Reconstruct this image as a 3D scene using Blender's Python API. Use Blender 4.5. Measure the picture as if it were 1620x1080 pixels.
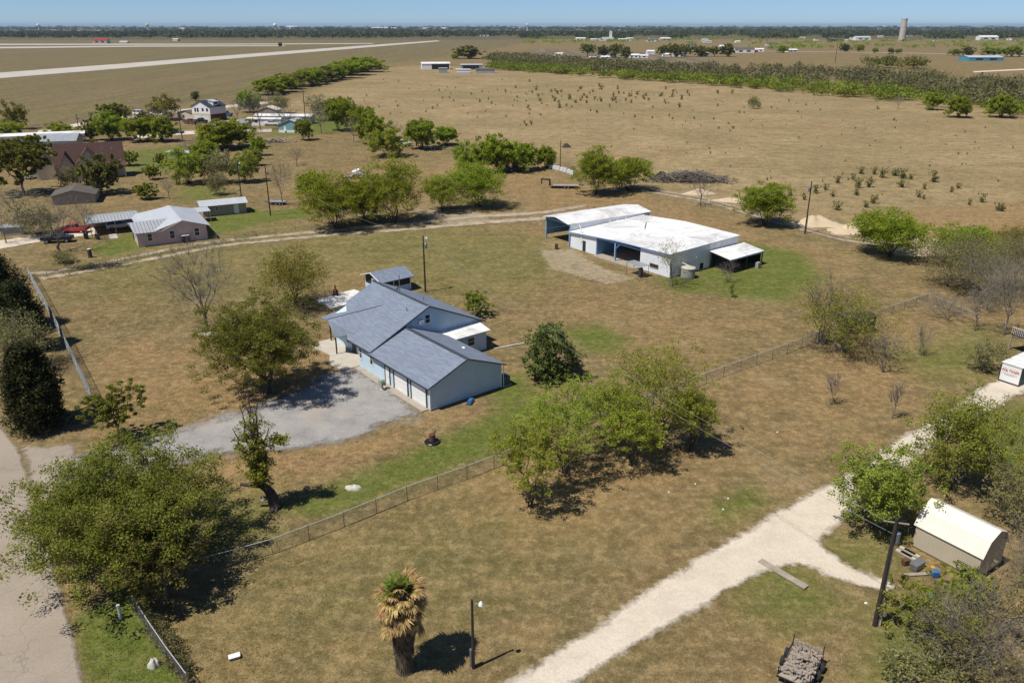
import bpy, math, random
import numpy as np
from mathutils import Vector, Matrix

# ------------------------------------------------------------------ camera, sky, sun, exposure
scene = bpy.context.scene
for o in list(bpy.data.objects): bpy.data.objects.remove(o)
FPX, HV, CAMH = 1260.0, 40.0, 38.0            # focal length and horizon row in photo pixels, drone height in m
PITCH = math.atan((540 - HV) / FPX)
cam = bpy.data.cameras.new('camera'); camo = bpy.data.objects.new('camera', cam)
scene.collection.objects.link(camo); scene.camera = camo
cam.sensor_width = 36; cam.lens = 36 * FPX / 1620; cam.clip_start = .5; cam.clip_end = 60000
camo.location = (0, 0, CAMH); camo.rotation_euler = (math.pi / 2 - PITCH, 0, 0)
scene.render.resolution_x, scene.render.resolution_y = 1024, 682

SUN_EL, SH_AZ = math.radians(61), math.radians(33)     # shadows fall towards SH_AZ
world = bpy.data.worlds.new('World'); scene.world = world; world.use_nodes = True
wn = world.node_tree.nodes; wl = world.node_tree.links
bg = wn['Background']; sky = wn.new('ShaderNodeTexSky'); sky.sky_type = 'NISHITA'; sky.sun_disc = False
sky.sun_elevation = SUN_EL; sky.sun_rotation = math.atan2(-math.cos(SH_AZ), -math.sin(SH_AZ))
sky.altitude = 200; sky.air_density = 0.54; sky.dust_density = 0.22; sky.ozone_density = 9.0
wl.new(sky.outputs[0], bg.inputs[0]); bg.inputs[1].default_value = 0.105
sl = bpy.data.lights.new('sun', 'SUN'); sl.energy = 5.0; sl.angle = math.radians(.53); sl.color = (1, .955, .88)
so = bpy.data.objects.new('sun', sl); scene.collection.objects.link(so)
so.rotation_euler = Vector((math.cos(SH_AZ) * math.cos(SUN_EL), math.sin(SH_AZ) * math.cos(SUN_EL), -math.sin(SUN_EL))).to_track_quat('-Z', 'Y').to_euler()
scene.view_settings.view_transform = 'Standard'; scene.view_settings.look = 'None'
scene.view_settings.exposure = 0.0; scene.view_settings.gamma = 1
scene.cycles.max_bounces = 6; scene.cycles.diffuse_bounces = 3; scene.cycles.transparent_max_bounces = 12
scene.cycles.volume_bounces = 0

# ------------------------------------------------------------------ helpers
SP, CP = math.sin(PITCH), math.cos(PITCH)
def G(u, v, z=0.0):
    """photo pixel -> point on the level plane z"""
    a = (u - 810) / FPX; b = (v - 540) / FPX
    t = (z - CAMH) / -(CP * b + SP)
    return (a * t, (CP - b * SP) * t)
def PX(X, Y, Z):
    zz = Z - CAMH; d = Y * CP - zz * SP
    return 810 + FPX * X / d, 540 - FPX * (Y * SP + zz * CP) / d
def HT(u, v, vt):
    """height of an upright thing standing at pixel (u,v) whose top shows on row vt"""
    X, Y = G(u, v); lo, hi = 0, 37.5
    for _ in range(40):
        m = (lo + hi) / 2
        if PX(X, Y, m)[1] > vt: lo = m
        else: hi = m
    return lo
def MPP(u, v):
    """metres per photo pixel across the view for things standing at pixel (u,v)"""
    X, Y = G(u, v)
    return (Y * CP + CAMH * SP) / FPX
C = scene.collection
def link(o): C.objects.link(o); return o
def tag(o, label, cat, group=None, kind=None):
    o['label'] = label; o['category'] = cat
    if group: o['group'] = group
    if kind: o['kind'] = kind
    return o
def thing(name, label, cat, loc=(0, 0, 0), rz=0, group=None):
    o = link(bpy.data.objects.new(name, None)); o.empty_display_size = .3
    o.location = (loc[0], loc[1], loc[2] if len(loc) > 2 else 0); o.rotation_euler = (0, 0, rz)
    return tag(o, label, cat, group)
def fastmesh(name, V, F, smooth=False):
    """V (n,3), F (m,k) arrays"""
    V = np.asarray(V, np.float32); F = np.asarray(F, np.int32); m = bpy.data.meshes.new(name)
    k = F.shape[1]; m.vertices.add(len(V)); m.vertices.foreach_set('co', V.ravel())
    m.loops.add(F.size); m.loops.foreach_set('vertex_index', F.ravel())
    m.polygons.add(len(F)); m.polygons.foreach_set('loop_start', np.arange(0, F.size, k, dtype=np.int32))
    if smooth: m.polygons.foreach_set('use_smooth', np.ones(len(F), bool))
    m.update(calc_edges=True); return m
def vattr(m, name, vals):
    a = m.attributes.new(name, 'FLOAT', 'POINT'); a.data.foreach_set('value', np.asarray(vals, np.float32))
def mobj(name, m, mat, parent=None, loc=None, rz=0):
    o = link(bpy.data.objects.new(name, m))
    if mat is not None and len(m.materials) == 0: m.materials.append(mat)
    if parent: o.parent = parent
    if loc: o.location = loc
    if rz: o.rotation_euler = (0, 0, rz)
    return o
class MB:
    """collects shapes for one mesh"""
    def __init__(s): s.v = []; s.f = []
    def poly(s, pts):
        n = len(s.v); s.v += [tuple(p) for p in pts]; s.f.append(list(range(n, n + len(pts)))); return s
    def box(s, x0, x1, y0, y1, z0, z1):
        n = len(s.v)
        s.v += [(x0,y0,z0),(x1,y0,z0),(x1,y1,z0),(x0,y1,z0),(x0,y0,z1),(x1,y0,z1),(x1,y1,z1),(x0,y1,z1)]
        s.f += [[n+i for i in q] for q in ((3,2,1,0),(4,5,6,7),(0,1,5,4),(1,2,6,5),(2,3,7,6),(3,0,4,7))]; return s
    def hexa(s, lo, hi):
        """two matching rings of points joined into a solid"""
        n = len(s.v); k = len(lo); s.v += [tuple(p) for p in lo] + [tuple(p) for p in hi]
        s.f.append([n+i for i in range(k)][::-1]); s.f.append([n+k+i for i in range(k)])
        for i in range(k): j = (i+1) % k; s.f.append([n+i, n+j, n+k+j, n+k+i])
        return s
    def slab(s, pts, t):
        """a sheet of thickness t hung below pts"""
        return s.hexa([(p[0], p[1], p[2]-t) for p in pts], pts)
    def prism(s, prof, axis, a0, a1):
        """profile of (u,z) pairs swept along x or y"""
        if axis == 'y': return s.hexa([(u, a0, z) for u, z in prof], [(u, a1, z) for u, z in prof])
        return s.hexa([(a0, u, z) for u, z in prof], [(a1, u, z) for u, z in prof])
    def bar(s, p, q, r, k=6, r2=None):
        p, q = Vector(p), Vector(q); d = q - p
        if d.length < 1e-6: return s
        d.normalize(); a = d.orthogonal().normalized(); b = d.cross(a); r2 = r if r2 is None else r2
        ring = lambda c, rr: [tuple(c + (a*math.cos(2*math.pi*i/k) + b*math.sin(2*math.pi*i/k))*rr) for i in range(k)]
        return s.hexa(ring(p, r), ring(q, r2))
    def lathe(s, prof, c=(0,0), k=16):
        n = len(s.v)
        for r, z in prof: s.v += [(c[0]+r*math.cos(2*math.pi*i/k), c[1]+r*math.sin(2*math.pi*i/k), z) for i in range(k)]
        for j in range(len(prof)-1):
            for i in range(k): i2=(i+1)%k; s.f.append([n+j*k+i, n+j*k+i2, n+(j+1)*k+i2, n+(j+1)*k+i])
        s.f.append([n+i for i in range(k)][::-1]); s.f.append([n+(len(prof)-1)*k+i for i in range(k)]); return s
    def mesh(s, name):
        m = bpy.data.meshes.new(name); m.from_pydata(s.v, [], s.f); m.update(); return m
    def obj(s, name, mat, parent=None, loc=None, rz=0, bevel=0):
        o = mobj(name, s.mesh(name), mat, parent, loc, rz)
        if bevel: b = o.modifiers.new('bevel', 'BEVEL'); b.width = bevel; b.segments = 2; b.limit_method = 'ANGLE'
        return o
def struct(o): o['kind'] = 'structure'; return o
def copy_tree(o, parent=None):
    c = o.copy(); C.objects.link(c); c.parent = parent
    for ch in o.children: copy_tree(ch, c)
    return c

# ------------------------------------------------------------------ materials
class NT:
    def __init__(s, name):
        s.m = bpy.data.materials.new(name); s.m.use_nodes = True; s.t = s.m.node_tree; s.b = s.t.nodes['Principled BSDF']; s.out = s.t.nodes['Material Output']
    def n(s, typ, **kw):
        nd = s.t.nodes.new(typ)
        for k, v in kw.items():
            if hasattr(nd, k): setattr(nd, k, v)
            else: nd.inputs[k].default_value = v
        return nd
    def l(s, a, b): s.t.links.new(a, b)
    def noise(s, vec, scale, detail=4, rough=.55, dist=0):
        nd = s.n('ShaderNodeTexNoise'); nd.inputs['Scale'].default_value = scale; nd.inputs['Detail'].default_value = detail
        nd.inputs['Roughness'].default_value = rough; nd.inputs['Distortion'].default_value = dist
        if vec is not None: s.l(vec, nd.inputs['Vector'])
        return nd.outputs['Fac']
    def ramp(s, fac, stops, interp='LINEAR'):
        r = s.n('ShaderNodeValToRGB'); r.color_ramp.interpolation = interp
        e = r.color_ramp.elements
        while len(e) < len(stops): e.new(.5)
        for i, (p, c) in enumerate(stops): e[i].position = p; e[i].color = (c, c, c, 1) if isinstance(c, (int, float)) else tuple(c) + (1,)
        s.l(fac, r.inputs[0]); return r.outputs[0]
    def mix(s, fac, a, b, mode='MIX'):
        x = s.n('ShaderNodeMix'); x.data_type = 'RGBA'; x.blend_type = mode
        for i, q in ((0, fac), (6, a), (7, b)):
            if isinstance(q, bpy.types.NodeSocket): s.l(q, x.inputs[i])
            elif i == 0: x.inputs[0].default_value = q
            else: x.inputs[i].default_value = tuple(q) + (1,) if len(q) == 3 else q
        return x.outputs[2]
    def math(s, op, a, b=None, clamp=False):
        x = s.n('ShaderNodeMath'); x.operation = op; x.use_clamp = clamp
        for i, q in ((0, a), (1, b)):
            if q is None: continue
            if isinstance(q, bpy.types.NodeSocket): s.l(q, x.inputs[i])
            else: x.inputs[i].default_value = q
        return x.outputs[0]
    def attr(s, name): a = s.n('ShaderNodeAttribute'); a.attribute_name = name; return a.outputs['Fac']
    def pos(s): return s.n('ShaderNodeNewGeometry').outputs['Position']
    def obj(s): return s.n('ShaderNodeTexCoord').outputs['Object']
    def bump(s, h, dist=.05, st=1.0):
        b = s.n('ShaderNodeBump'); b.inputs['Distance'].default_value = dist; b.inputs['Strength'].default_value = st
        s.l(h, b.inputs['Height']); s.l(b.outputs[0], s.b.inputs['Normal'])
    def base(s, c):
        if isinstance(c, bpy.types.NodeSocket): s.l(c, s.b.inputs['Base Color'])
        else: s.b.inputs['Base Color'].default_value = tuple(c) + (1,)
def paint(name, col, rough=.6, var=.18, scale=1.2, dirt=None, dirt_amt=.25, metal=0, wave=None, bump=0):
    """painted / weathered surface: base colour broken up by noise and dirt; wave=(axis,period,depth) adds ribs or laps"""
    t = NT(name); v = t.obj(); n1 = t.noise(v, scale, 5); n2 = t.noise(v, scale*9, 4)
    lo = tuple(c*(1-var) for c in col); hi = tuple(min(1, c*(1+var*.6)) for c in col)
    c = t.ramp(n1, [(.3, lo), (.7, hi)])
    c = t.mix(t.math('MULTIPLY', n2, var*.9), c, lo)
    d = dirt if dirt else tuple(x*.55 for x in col)
    c = t.mix(t.ramp(t.noise(v, scale*.45, 6, .7), [(.52, 0.), (.75, dirt_amt)]), c, d)
    t.base(c); t.b.inputs['Roughness'].default_value = rough; t.b.inputs['Metallic'].default_value = metal
    if wave:
        ax, per, dep = wave; s = t.n('ShaderNodeSeparateXYZ'); t.l(v, s.inputs[0])
        f = t.math('FRACT', t.math('DIVIDE', s.outputs[ax], per))
        prof = t.ramp(f, [(0, 0.), (.06, 1.), (.9, .75), (1, 0.)])
        t.bump(prof, dep)
    elif bump: t.bump(n2, bump)
    return t.m
def foliage(name, dark, light, trans=.35, dry=None):
    t = NT(name); a = t.attr('v'); oi = t.n('ShaderNodeObjectInfo').outputs['Random']
    c = t.ramp(a, [(0, dark), (1, light)])
    if dry: c = t.mix(t.ramp(t.noise(t.pos(), .5, 3), [(.5, 0.), (.72, .7)]), c, dry)
    hs = t.n('ShaderNodeHueSaturation'); t.l(c, hs.inputs['Color'])
    t.l(t.math('ADD', t.math('MULTIPLY', oi, .3), .85), hs.inputs['Value'])
    t.l(t.math('ADD', t.math('MULTIPLY', oi, .03), .485), hs.inputs['Hue'])
    c = hs.outputs[0]
    t.base(c); t.b.inputs['Roughness'].default_value = .55; t.b.inputs['Specular IOR Level'].default_value = .1
    tr = t.n('ShaderNodeBsdfTranslucent'); t.l(c, tr.inputs[0]); mx = t.n('ShaderNodeMixShader'); mx.inputs[0].default_value = trans
    t.l(t.b.outputs[0], mx.inputs[1]); t.l(tr.outputs[0], mx.inputs[2]); t.l(mx.outputs[0], t.out.inputs[0])
    return t.m
M = {}
M['mesquite'] = foliage('mesquite_leaf', (.15,.19,.012), (.40,.46,.045), .5)
M['feather'] = foliage('feathery_leaf', (.19,.23,.018), (.44,.49,.075), .5)
M['oak'] = foliage('oak_leaf', (.10,.115,.012), (.30,.30,.050), .4)
M['olive'] = foliage('olive_leaf', (.105,.110,.022), (.27,.25,.065), .38)
M['yellow'] = foliage('spring_leaf', (.13,.12,.014), (.32,.28,.045), .4)
M['cedar'] = foliage('cedar_leaf', (.014,.019,.005), (.062,.064,.018), .1)
M['magnolia'] = foliage('magnolia_leaf', (.035,.060,.010), (.20,.23,.06), .12)
M['privet'] = foliage('privet_leaf', (.14,.165,.016), (.40,.42,.075), .45)
M['brushleaf'] = foliage('brush_leaf', (.16,.15,.055), (.36,.33,.14), .42)
M['beltleaf'] = foliage('belt_leaf', (.11,.135,.013), (.30,.33,.045), .38)
M['greywood'] = foliage('grey_wood_leaf', (.095,.090,.034), (.23,.205,.095), .3)
M['farleaf'] = foliage('far_leaf', (.045,.056,.016), (.12,.125,.040), .2)
M['greybrush'] = foliage('grey_twig', (.14,.12,.09), (.34,.30,.24), .05)
M['redbud'] = foliage('redbud_blossom', (.14,.09,.095), (.32,.22,.23), .2)
M['fieldshrub'] = foliage('field_shrub_leaf', (.13,.125,.040), (.29,.27,.10), .4)
M['palmgreen'] = foliage('palm_leaf', (.09,.13,.018), (.30,.33,.07), .35)
M['palmdry'] = foliage('palm_dry_leaf', (.25,.16,.06), (.62,.43,.19), .25)
M['bark'] = paint('bark', (.075,.058,.043), .9, .4, 3, bump=.02)
M['greybark'] = paint('grey_bark', (.19,.165,.135), .9, .3, 3, bump=.02)
M['palmbark'] = paint('palm_bark', (.155,.115,.075), .95, .45, 5, bump=.05)
M['deadwood'] = paint('dead_wood', (.30,.26,.21), .9, .3, 2)
M['pole'] = paint('creosote_wood', (.045,.032,.025), .85, .4, 2)
M['galv'] = paint('galvanised', (.27,.285,.30), .45, .2, 3, metal=.6)
M['rail'] = paint('bright_galvanised', (.46,.47,.48), .4, .1, 3)
M['white'] = paint('white_paint', (.80,.80,.78), .5, .05, .8, dirt=(.5,.46,.4), dirt_amt=.25)
M['whiteroof_plain'] = paint('white_plain_roof', (.80,.79,.77), .6, .08, .3, dirt=(.34,.32,.29), dirt_amt=.75)
t = NT('white_coated_roof'); v_ = t.obj(); sx = t.n('ShaderNodeSeparateXYZ'); t.l(v_, sx.inputs[0])
c_ = t.ramp(t.noise(v_, .25, 6, .65), [(.35, (.70,.69,.66)), (.6, (.82,.81,.79))])
c_ = t.mix(t.ramp(t.noise(v_, .16, 7, .75, .6), [(.50, 0.), (.66, .75)]), c_, (.40,.38,.35))
c_ = t.mix(t.ramp(t.noise(v_, 1.2, 5, .7), [(.60, 0.), (.74, .6)]), c_, (.33,.29,.24))
fr_ = t.math('FRACT', t.math('DIVIDE', sx.outputs[1], .9)); c_ = t.mix(t.ramp(fr_, [(0, .35), (.07, 0.)]), c_, (.45,.44,.42))
t.base(c_); t.b.inputs['Roughness'].default_value = .6; t.bump(t.ramp(fr_, [(0, 1.), (.08, 0.)]), .04); M['whiteroof'] = t.m
M['whitemetal'] = paint('white_metal_siding', (.80,.83,.86), .5, .06, .5, dirt=(.5,.45,.38), dirt_amt=.25, wave=(0, .3, .03))
M['bluewhite'] = paint('pale_blue_siding', (.52,.67,.77), .6, .07, .6, dirt=(.42,.47,.5), dirt_amt=.25, wave=(2, .2, .03))
M['sidingshade'] = M['bluewhite']
M['blue'] = paint('sky_blue_metal', (.17,.34,.58), .55, .12, .8, dirt=(.12,.2,.32), wave=(0, .3, .02))
M['bluetrim'] = paint('blue_trim', (.22,.38,.60), .5, .1, 1)
M['navy'] = paint('dark_trim', (.035,.042,.058), .6, .2, 1)
def shingle(name, col, var=.25):
    t = NT(name); v = t.obj(); br = t.n('ShaderNodeTexBrick'); br.offset = .5
    mp = t.n('ShaderNodeMapping'); t.l(v, mp.inputs[0]); t.l(mp.outputs[0], br.inputs[0])
    br.inputs['Scale'].default_value = 1; br.inputs['Brick Width'].default_value = .9; br.inputs['Row Height'].default_value = .16; br.inputs['Mortar Size'].default_value = .012
    mp.inputs['Rotation'].default_value = (0, 0, math.pi/2)
    br.inputs['Color1'].default_value = tuple(c*(1+var) for c in col)+(1,); br.inputs['Color2'].default_value = tuple(c*(1-var) for c in col)+(1,)
    br.inputs['Mortar'].default_value = tuple(c*.55 for c in col)+(1,)
    c = t.mix(t.ramp(t.noise(v, .5, 6, .65), [(.42, 0.), (.72, .4)]), br.outputs[0], tuple(x*.68 for x in col))
    c = t.mix(t.ramp(t.noise(v, 22, 3), [(.35, 0.), (.7, .45)]), c, tuple(x*1.45 for x in col))
    c = t.mix(t.ramp(t.noise(v, .9, 2), [(.70, 0.), (.74, .5)]), c, (.30,.27,.24))
    t.base(c); t.b.inputs['Roughness'].default_value = .85; t.bump(br.outputs[1], .01); return t.m
M['shingle'] = shingle('grey_blue_shingle', (.180,.213,.272), .22)
M['brownshingle'] = shingle('brown_shingle', (.082,.038,.029), .2)
M['tinroof'] = paint('standing_seam_roof', (.60,.62,.63), .4, .08, .5, dirt=(.42,.40,.38), dirt_amt=.3, metal=.15, wave=(0, .45, .06))
M['tinroofx'] = paint('standing_seam_roof_side', (.60,.62,.63), .4, .08, .5, dirt=(.42,.40,.38), dirt_amt=.3, metal=.15, wave=(1, .45, .06))
M['greytin'] = paint('grey_tin', (.40,.42,.44), .45, .15, .6, metal=.3, wave=(0, .3, .03))
M['wingtin'] = paint('grey_ribbed_roof', (.40,.41,.42), .45, .08, .5, dirt=(.3,.29,.28), dirt_amt=.3, wave=(0, .6, .12))
M['pink'] = paint('pink_stucco', (.60,.44,.40), .85, .1, .8, dirt=(.4,.33,.29))
M['cream'] = paint('cream_stucco', (.60,.52,.40), .85, .1, .8)
M['greystucco'] = paint('grey_beige_wall', (.36,.31,.25), .85, .12, .8)
M['teal'] = paint('teal_siding', (.22,.38,.40), .7, .12, .8, wave=(2, .2, .02))
M['tan'] = paint('tan_metal_siding', (.50,.43,.315), .55, .07, .6, wave=(0, .23, .012))
M['creamroof'] = paint('cream_metal_roof', (.78,.73,.62), .5, .06, .5, dirt=(.5,.44,.34), dirt_amt=.2, wave=(0, .23, .015))
M['brownroof'] = paint('weathered_roof', (.115,.10,.082), .9, .3, .8)
M['glass'] = paint('window_glass', (.03,.035,.04), .12, .2, 1)
M['screen'] = paint('dark_screen', (.028,.026,.028), .8, .3, 2)
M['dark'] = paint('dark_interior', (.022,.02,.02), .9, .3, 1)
M['tyre'] = paint('tyre_rubber', (.02,.02,.02), .9, .2, 4)
M['red'] = paint('red_paint', (.50,.02,.018), .3, .12, 1)
M['black'] = paint('black_paint', (.015,.016,.02), .3, .2, 1)
M['carwhite'] = paint('car_white', (.72,.72,.71), .3, .05, 1)
M['lime'] = paint('pale_green_paint', (.50,.58,.30), .4, .12, 1)
M['silver'] = paint('car_silver', (.40,.42,.44), .3, .1, 1, metal=.5)
M['bluecar'] = paint('blue_paint', (.04,.11,.24), .3, .15, 1)
M['rust'] = paint('rust', (.14,.055,.03), .9, .4, 2)
M['concrete'] = paint('concrete', (.50,.45,.37), .9, .12, .9, dirt=(.30,.25,.19), dirt_amt=.4, bump=.01)
M['paleconcrete'] = paint('pale_concrete', (.70,.68,.63), .9, .08, .6, dirt=(.45,.42,.36), dirt_amt=.3)
M['towercon'] = paint('tower_concrete', (.50,.45,.38), .9, .15, .12, dirt=(.33,.29,.24))
M['tank'] = paint('weathered_tank', (.33,.33,.28), .85, .2, 1.2)
M['tanktop'] = paint('tank_top', (.50,.46,.36), .8, .15, 1.5)
M['green'] = paint('green_box', (.05,.12,.10), .6, .2, 1)
M['sand'] = paint('sand', (.56,.44,.29), .95, .15, .8, dirt=(.42,.31,.19), dirt_amt=.4, bump=.06)
M['darksoil'] = paint('dark_soil', (.05,.042,.035), .95, .4, 2, bump=.08)
M['stone'] = paint('pale_stone', (.58,.54,.46), .9, .2, 2, bump=.03)
M['wood'] = paint('grey_wood', (.36,.30,.235), .9, .3, 2)
M['plasticblue'] = paint('blue_plastic', (.03,.14,.38), .4, .1, 1)
M['plasticgreen'] = paint('green_plastic', (.10,.20,.13), .4, .1, 1)
M['orange'] = paint('orange_plastic', (.65,.28,.03), .4, .1, 1)
M['brick'] = paint('red_brick', (.17,.055,.035), .9, .25, 2)
M['tealtrim'] = paint('teal_trim', (.08,.30,.42), .5, .1, 1)
M['creosote_wire'] = paint('wire', (.30,.30,.30), .6, .1, 1)
M['textred'] = paint('red_lettering', (.55,.03,.02), .5, .04, 1)
M['textgrey'] = paint('grey_lettering', (.25,.27,.30), .5, .04, 1)
# ------------------------------------------------------------------ ground
rng = np.random.default_rng(7)
def axis(fine0, fine1, step, far0, far1, growth):
    a = list(np.arange(fine0, fine1 + step, step)); s = step; x = a[-1]
    while x < far1: s *= growth; x = min(far1, x + s); a.append(x)
    s = step; x = a[0]; b = []
    while x > far0: s *= growth; x = max(far0, x - s); b.append(x)
    return np.array(b[::-1] + a)
gx = axis(-90, 90, .75, -22000, 22000, 1.045); gy = axis(30, 165, .7, -3000, 22000, 1.03)
GX, GY = np.meshgrid(gx, gy); gxy = np.stack([GX.ravel(), GY.ravel()], 1)
nx, ny = len(gx), len(gy)
def inpoly(P, poly):
    x, y = P[:, 0], P[:, 1]; c = np.zeros(len(P), bool); n = len(poly)
    for i in range(n):
        x0, y0 = poly[i]; x1, y1 = poly[(i+1) % n]
        cond = ((y0 > y) != (y1 > y)) & (x < (x1-x0)*(y-y0)/((y1-y0) or 1e-9)+x0); c ^= cond
    return c
def segdist(P, poly, closed=True):
    d = np.full(len(P), 1e9); n = len(poly)
    for i in range(n if closed else n-1):
        a = np.array(poly[i]); b = np.array(poly[(i+1) % n]); ab = b-a
        t = np.clip(((P-a) @ ab)/max(ab @ ab, 1e-9), 0, 1); d = np.minimum(d, np.hypot(*(P-(a+t[:, None]*ab)).T))
    return d
def softpoly(P, px, soft):
    """1 inside a patch outlined in photo pixels on the ground, fading over soft metres"""
    w = [G(*p) for p in px]; d = segdist(P, w); s = np.where(inpoly(P, w), d, -d)
    return np.clip(.5 + s/(2*soft), 0, 1)
def wob(P, s, seed):
    r = np.random.default_rng(seed); o = np.zeros(len(P))
    for k in range(5):
        a = r.uniform(0, 6.28); f = s*r.uniform(.6, 1.9); o += np.sin((P[:, 0]*math.cos(a)+P[:, 1]*math.sin(a))*f + r.uniform(0, 6.28))
    return o/5
green_px = [
 ([(450,800),(520,768),(600,735),(680,705),(745,672),(800,640),(850,640),(830,690),(790,715),(735,732),(640,768),(560,800),(490,815)], 1.2, .55),
 ([(520,790),(640,738),(760,690),(770,705),(650,752),(540,800)], .6, .55),
 ([(130,975),(205,935),(235,970),(280,1085),(150,1085)], .8, .95),
 ([(895,522),(950,515),(985,535),(970,555),(925,555)], 2., .6), ([(780,610),(830,590),(840,640),(790,650)], 1.5, .6),
 ([(1110,425),(1180,385),(1260,400),(1290,440),(1230,475),(1150,465)], 3., .75), ([(1040,440),(1110,435),(1140,462),(1070,462)], 1.5, .5),
 ([(330,345),(400,330),(430,345),(380,362),(335,372)], 1.5, .8), ([(140,395),(215,365),(240,390),(170,405)], 1.5, .55),
 ([(195,240),(300,230),(330,262),(210,275)], 4., .45), ([(430,190),(540,180),(580,205),(440,215)], 5., .55), ([(280,300),(330,290),(360,310),(300,320)], 3, .4),
 ([(400,335),(490,328),(490,345),(410,352)], 1., .5), ([(90,420),(400,350),(620,385),(520,470),(240,480),(120,470)], 6, .13),
 ([(490,375),(700,352),(860,380),(900,420),(820,470),(700,470),(560,430)], 6, .17), ([(640,400),(760,380),(800,410),(740,450),(660,440)], 4, .15),
 ([(1130,800),(1190,770),(1215,790),(1140,830)], 1.5, .45), ([(1180,900),(1260,890),(1330,960),(1250,990),(1190,960)], 2.5, .4),
 ([(1400,960),(1470,940),(1560,1085),(1380,1085)], 2, .5), ([(1545,700),(1620,640),(1620,760)], 2, .7), ([(1410,560),(1560,520),(1600,570),(1480,600)], 4, .35),
 ([(300,930),(760,780),(900,830),(700,1000),(400,1085),(300,1085)], 6, .1), ([(430,770),(330,790),(300,900),(420,860)], 3, .3), ([(1300,850),(1400,840),(1440,900),(1330,900)], 2, .3)]
dry_px = [
 ([(330,560),(520,560),(560,620),(440,690),(300,700),(340,620)], 3, .8), ([(150,560),(330,540),(360,620),(250,690),(170,660)], 4, .55),
 ([(330,735),(430,715),(560,700),(650,670),(690,655),(640,695),(540,735),(400,790),(330,790)], 1.5, .75), ([(770,760),(860,720),(960,760),(950,820),(830,850),(760,810)], 3, .75),
 ([(960,740),(1140,690),(1160,720),(1000,790)], 3, .6), ([(1250,600),(1420,500),(1540,520),(1400,660),(1260,690)], 6, .6), ([(1130,600),(1260,560),(1280,640),(1150,680)], 5, .4),
 ([(1420,338),(1620,322),(1660,330),(1660,420),(1500,390)], 4, 1.3), ([(1390,345),(1450,330),(1500,350),(1440,375)], 4, 1.), ([(810,290),(1000,300),(1250,390),(1330,420),(1290,460),(1130,390),(840,340)], 5, .55),
 ([(560,430),(585,465),(525,470),(500,450)], 3, .6), ([(420,300),(620,250),(760,280),(640,330),(480,330)], 5, .5), ([(640,270),(850,240),(900,300),(780,320)], 6, .6), ([(700,440),(1050,470),(1230,520),(1080,570),(900,500)], 8, .35)]
pale_px = [
 ([(850,395),(905,393),(960,425),(1010,440),(960,450),(870,425)], 1.5, .95), ([(640,330),(760,330),(790,348),(700,358)], 2.5, .75), ([(855,375),(905,380),(890,400),(840,395)], 2, .5),
 ([(560,545),(600,590),(700,660),(650,690),(560,640),(520,590)], 1.2, .5), ([(1330,940),(1400,920),(1440,990),(1380,1010)], 1.5, .4), ([(1360,985),(1400,985),(1360,1060),(1330,1060)], 1.2, .3),
 ([(1030,300),(1130,290),(1330,350),(1500,375),(1500,398),(1380,385),(1250,360),(1100,322)], 2, .35), ([(880,285),(800,325),(740,345),(830,350),(900,310)], 3, .4),
 ([(55,215),(215,178),(440,160),(440,172),(230,190),(60,228)], 3, .5), ([(200,210),(430,205),(430,222),(200,225)], 4, .35)]
def mask(lst, P, seed):
    o = np.zeros(len(P))
    for px, soft, amt in lst: o = np.maximum(o, softpoly(P, px, soft)*amt)
    return o
mg, md, mp_ = mask(green_px, gxy, 1), mask(dry_px, gxy, 2), mask(pale_px, gxy, 3)
# far land use: airfield grass (left), open pasture, plough, woodland floor
fld = softpoly(gxy, [(420,175),(585,112),(640,104),(760,106),(900,114),(1010,122),(1130,132),(1250,142),(1400,154),(1500,164),(1660,186),(1660,205),(1620,380),(1340,372),(1030,300),(860,240),(620,215)], 6)
air = softpoly(gxy, [(-1500,300),(60,206),(230,172),(420,148),(590,104),(690,92),(780,78),(860,62),(-1500,62)], 8)
wood = np.clip((gxy[:, 1]-2250)/200, 0, 1)*np.clip(1.2-softpoly(gxy, [(800,62),(1700,62),(1700,80),(800,80)], 60), 0, 1)
plough = softpoly(gxy, [(780,92),(850,77),(1040,83),(1160,100),(1000,112),(860,98)], 15)
gz = np.zeros(len(gxy)); near = np.exp(-((gxy[:, 1]-90)/160)**2)
gz -= .04*near; gz += (wob(gxy, .10, 5)*.03 + wob(gxy, .5, 6)*.012)*near
idx = np.arange(nx*ny).reshape(ny, nx)
gm = fastmesh('ground', np.column_stack([gxy, gz]), np.stack([idx[:-1, :-1].ravel(), idx[:-1, 1:].ravel(), idx[1:, 1:].ravel(), idx[1:, :-1].ravel()], 1), True)
for n_, v_ in (('green', mg), ('dry', md), ('pale', mp_), ('pasture', fld), ('airfield', air), ('woodland', wood), ('plough', plough)): vattr(gm, n_, v_)
t = NT('dry_grass_ground'); p = t.pos()
n_big = t.noise(p, .035, 5, .6); n_mid = t.noise(p, .22, 5, .62); n_f = t.noise(p, 1.6, 6, .7); n_ff = t.noise(p, 7, 3, .7)
c = t.ramp(n_mid, [(.30, (.140,.098,.042)), (.52, (.200,.142,.060)), (.74, (.30,.21,.094))])
c = t.mix(t.ramp(t.noise(p, .055, 5, .6, .3), [(.54, 0.), (.70, .6)]), c, (.31,.225,.118))   # pale straw
c = t.mix(t.ramp(n_big, [(.40, 0.), (.68, .6)]), c, (.115,.100,.038))                    # olive stretches
c = t.mix(t.ramp(t.noise(p, .09, 4, .6), [(.50, 0.), (.72, .55)]), c, (.30,.178,.084))  # reddish thatch
past = t.ramp(t.noise(p, .05, 6, .6), [(.34, (.29,.205,.104)), (.5, (.40,.29,.155)), (.66, (.47,.345,.185))])
past = t.mix(t.ramp(t.noise(p, .014, 6, .65), [(.45, 0.), (.62, .75)]), past, (.24,.19,.086))
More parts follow.
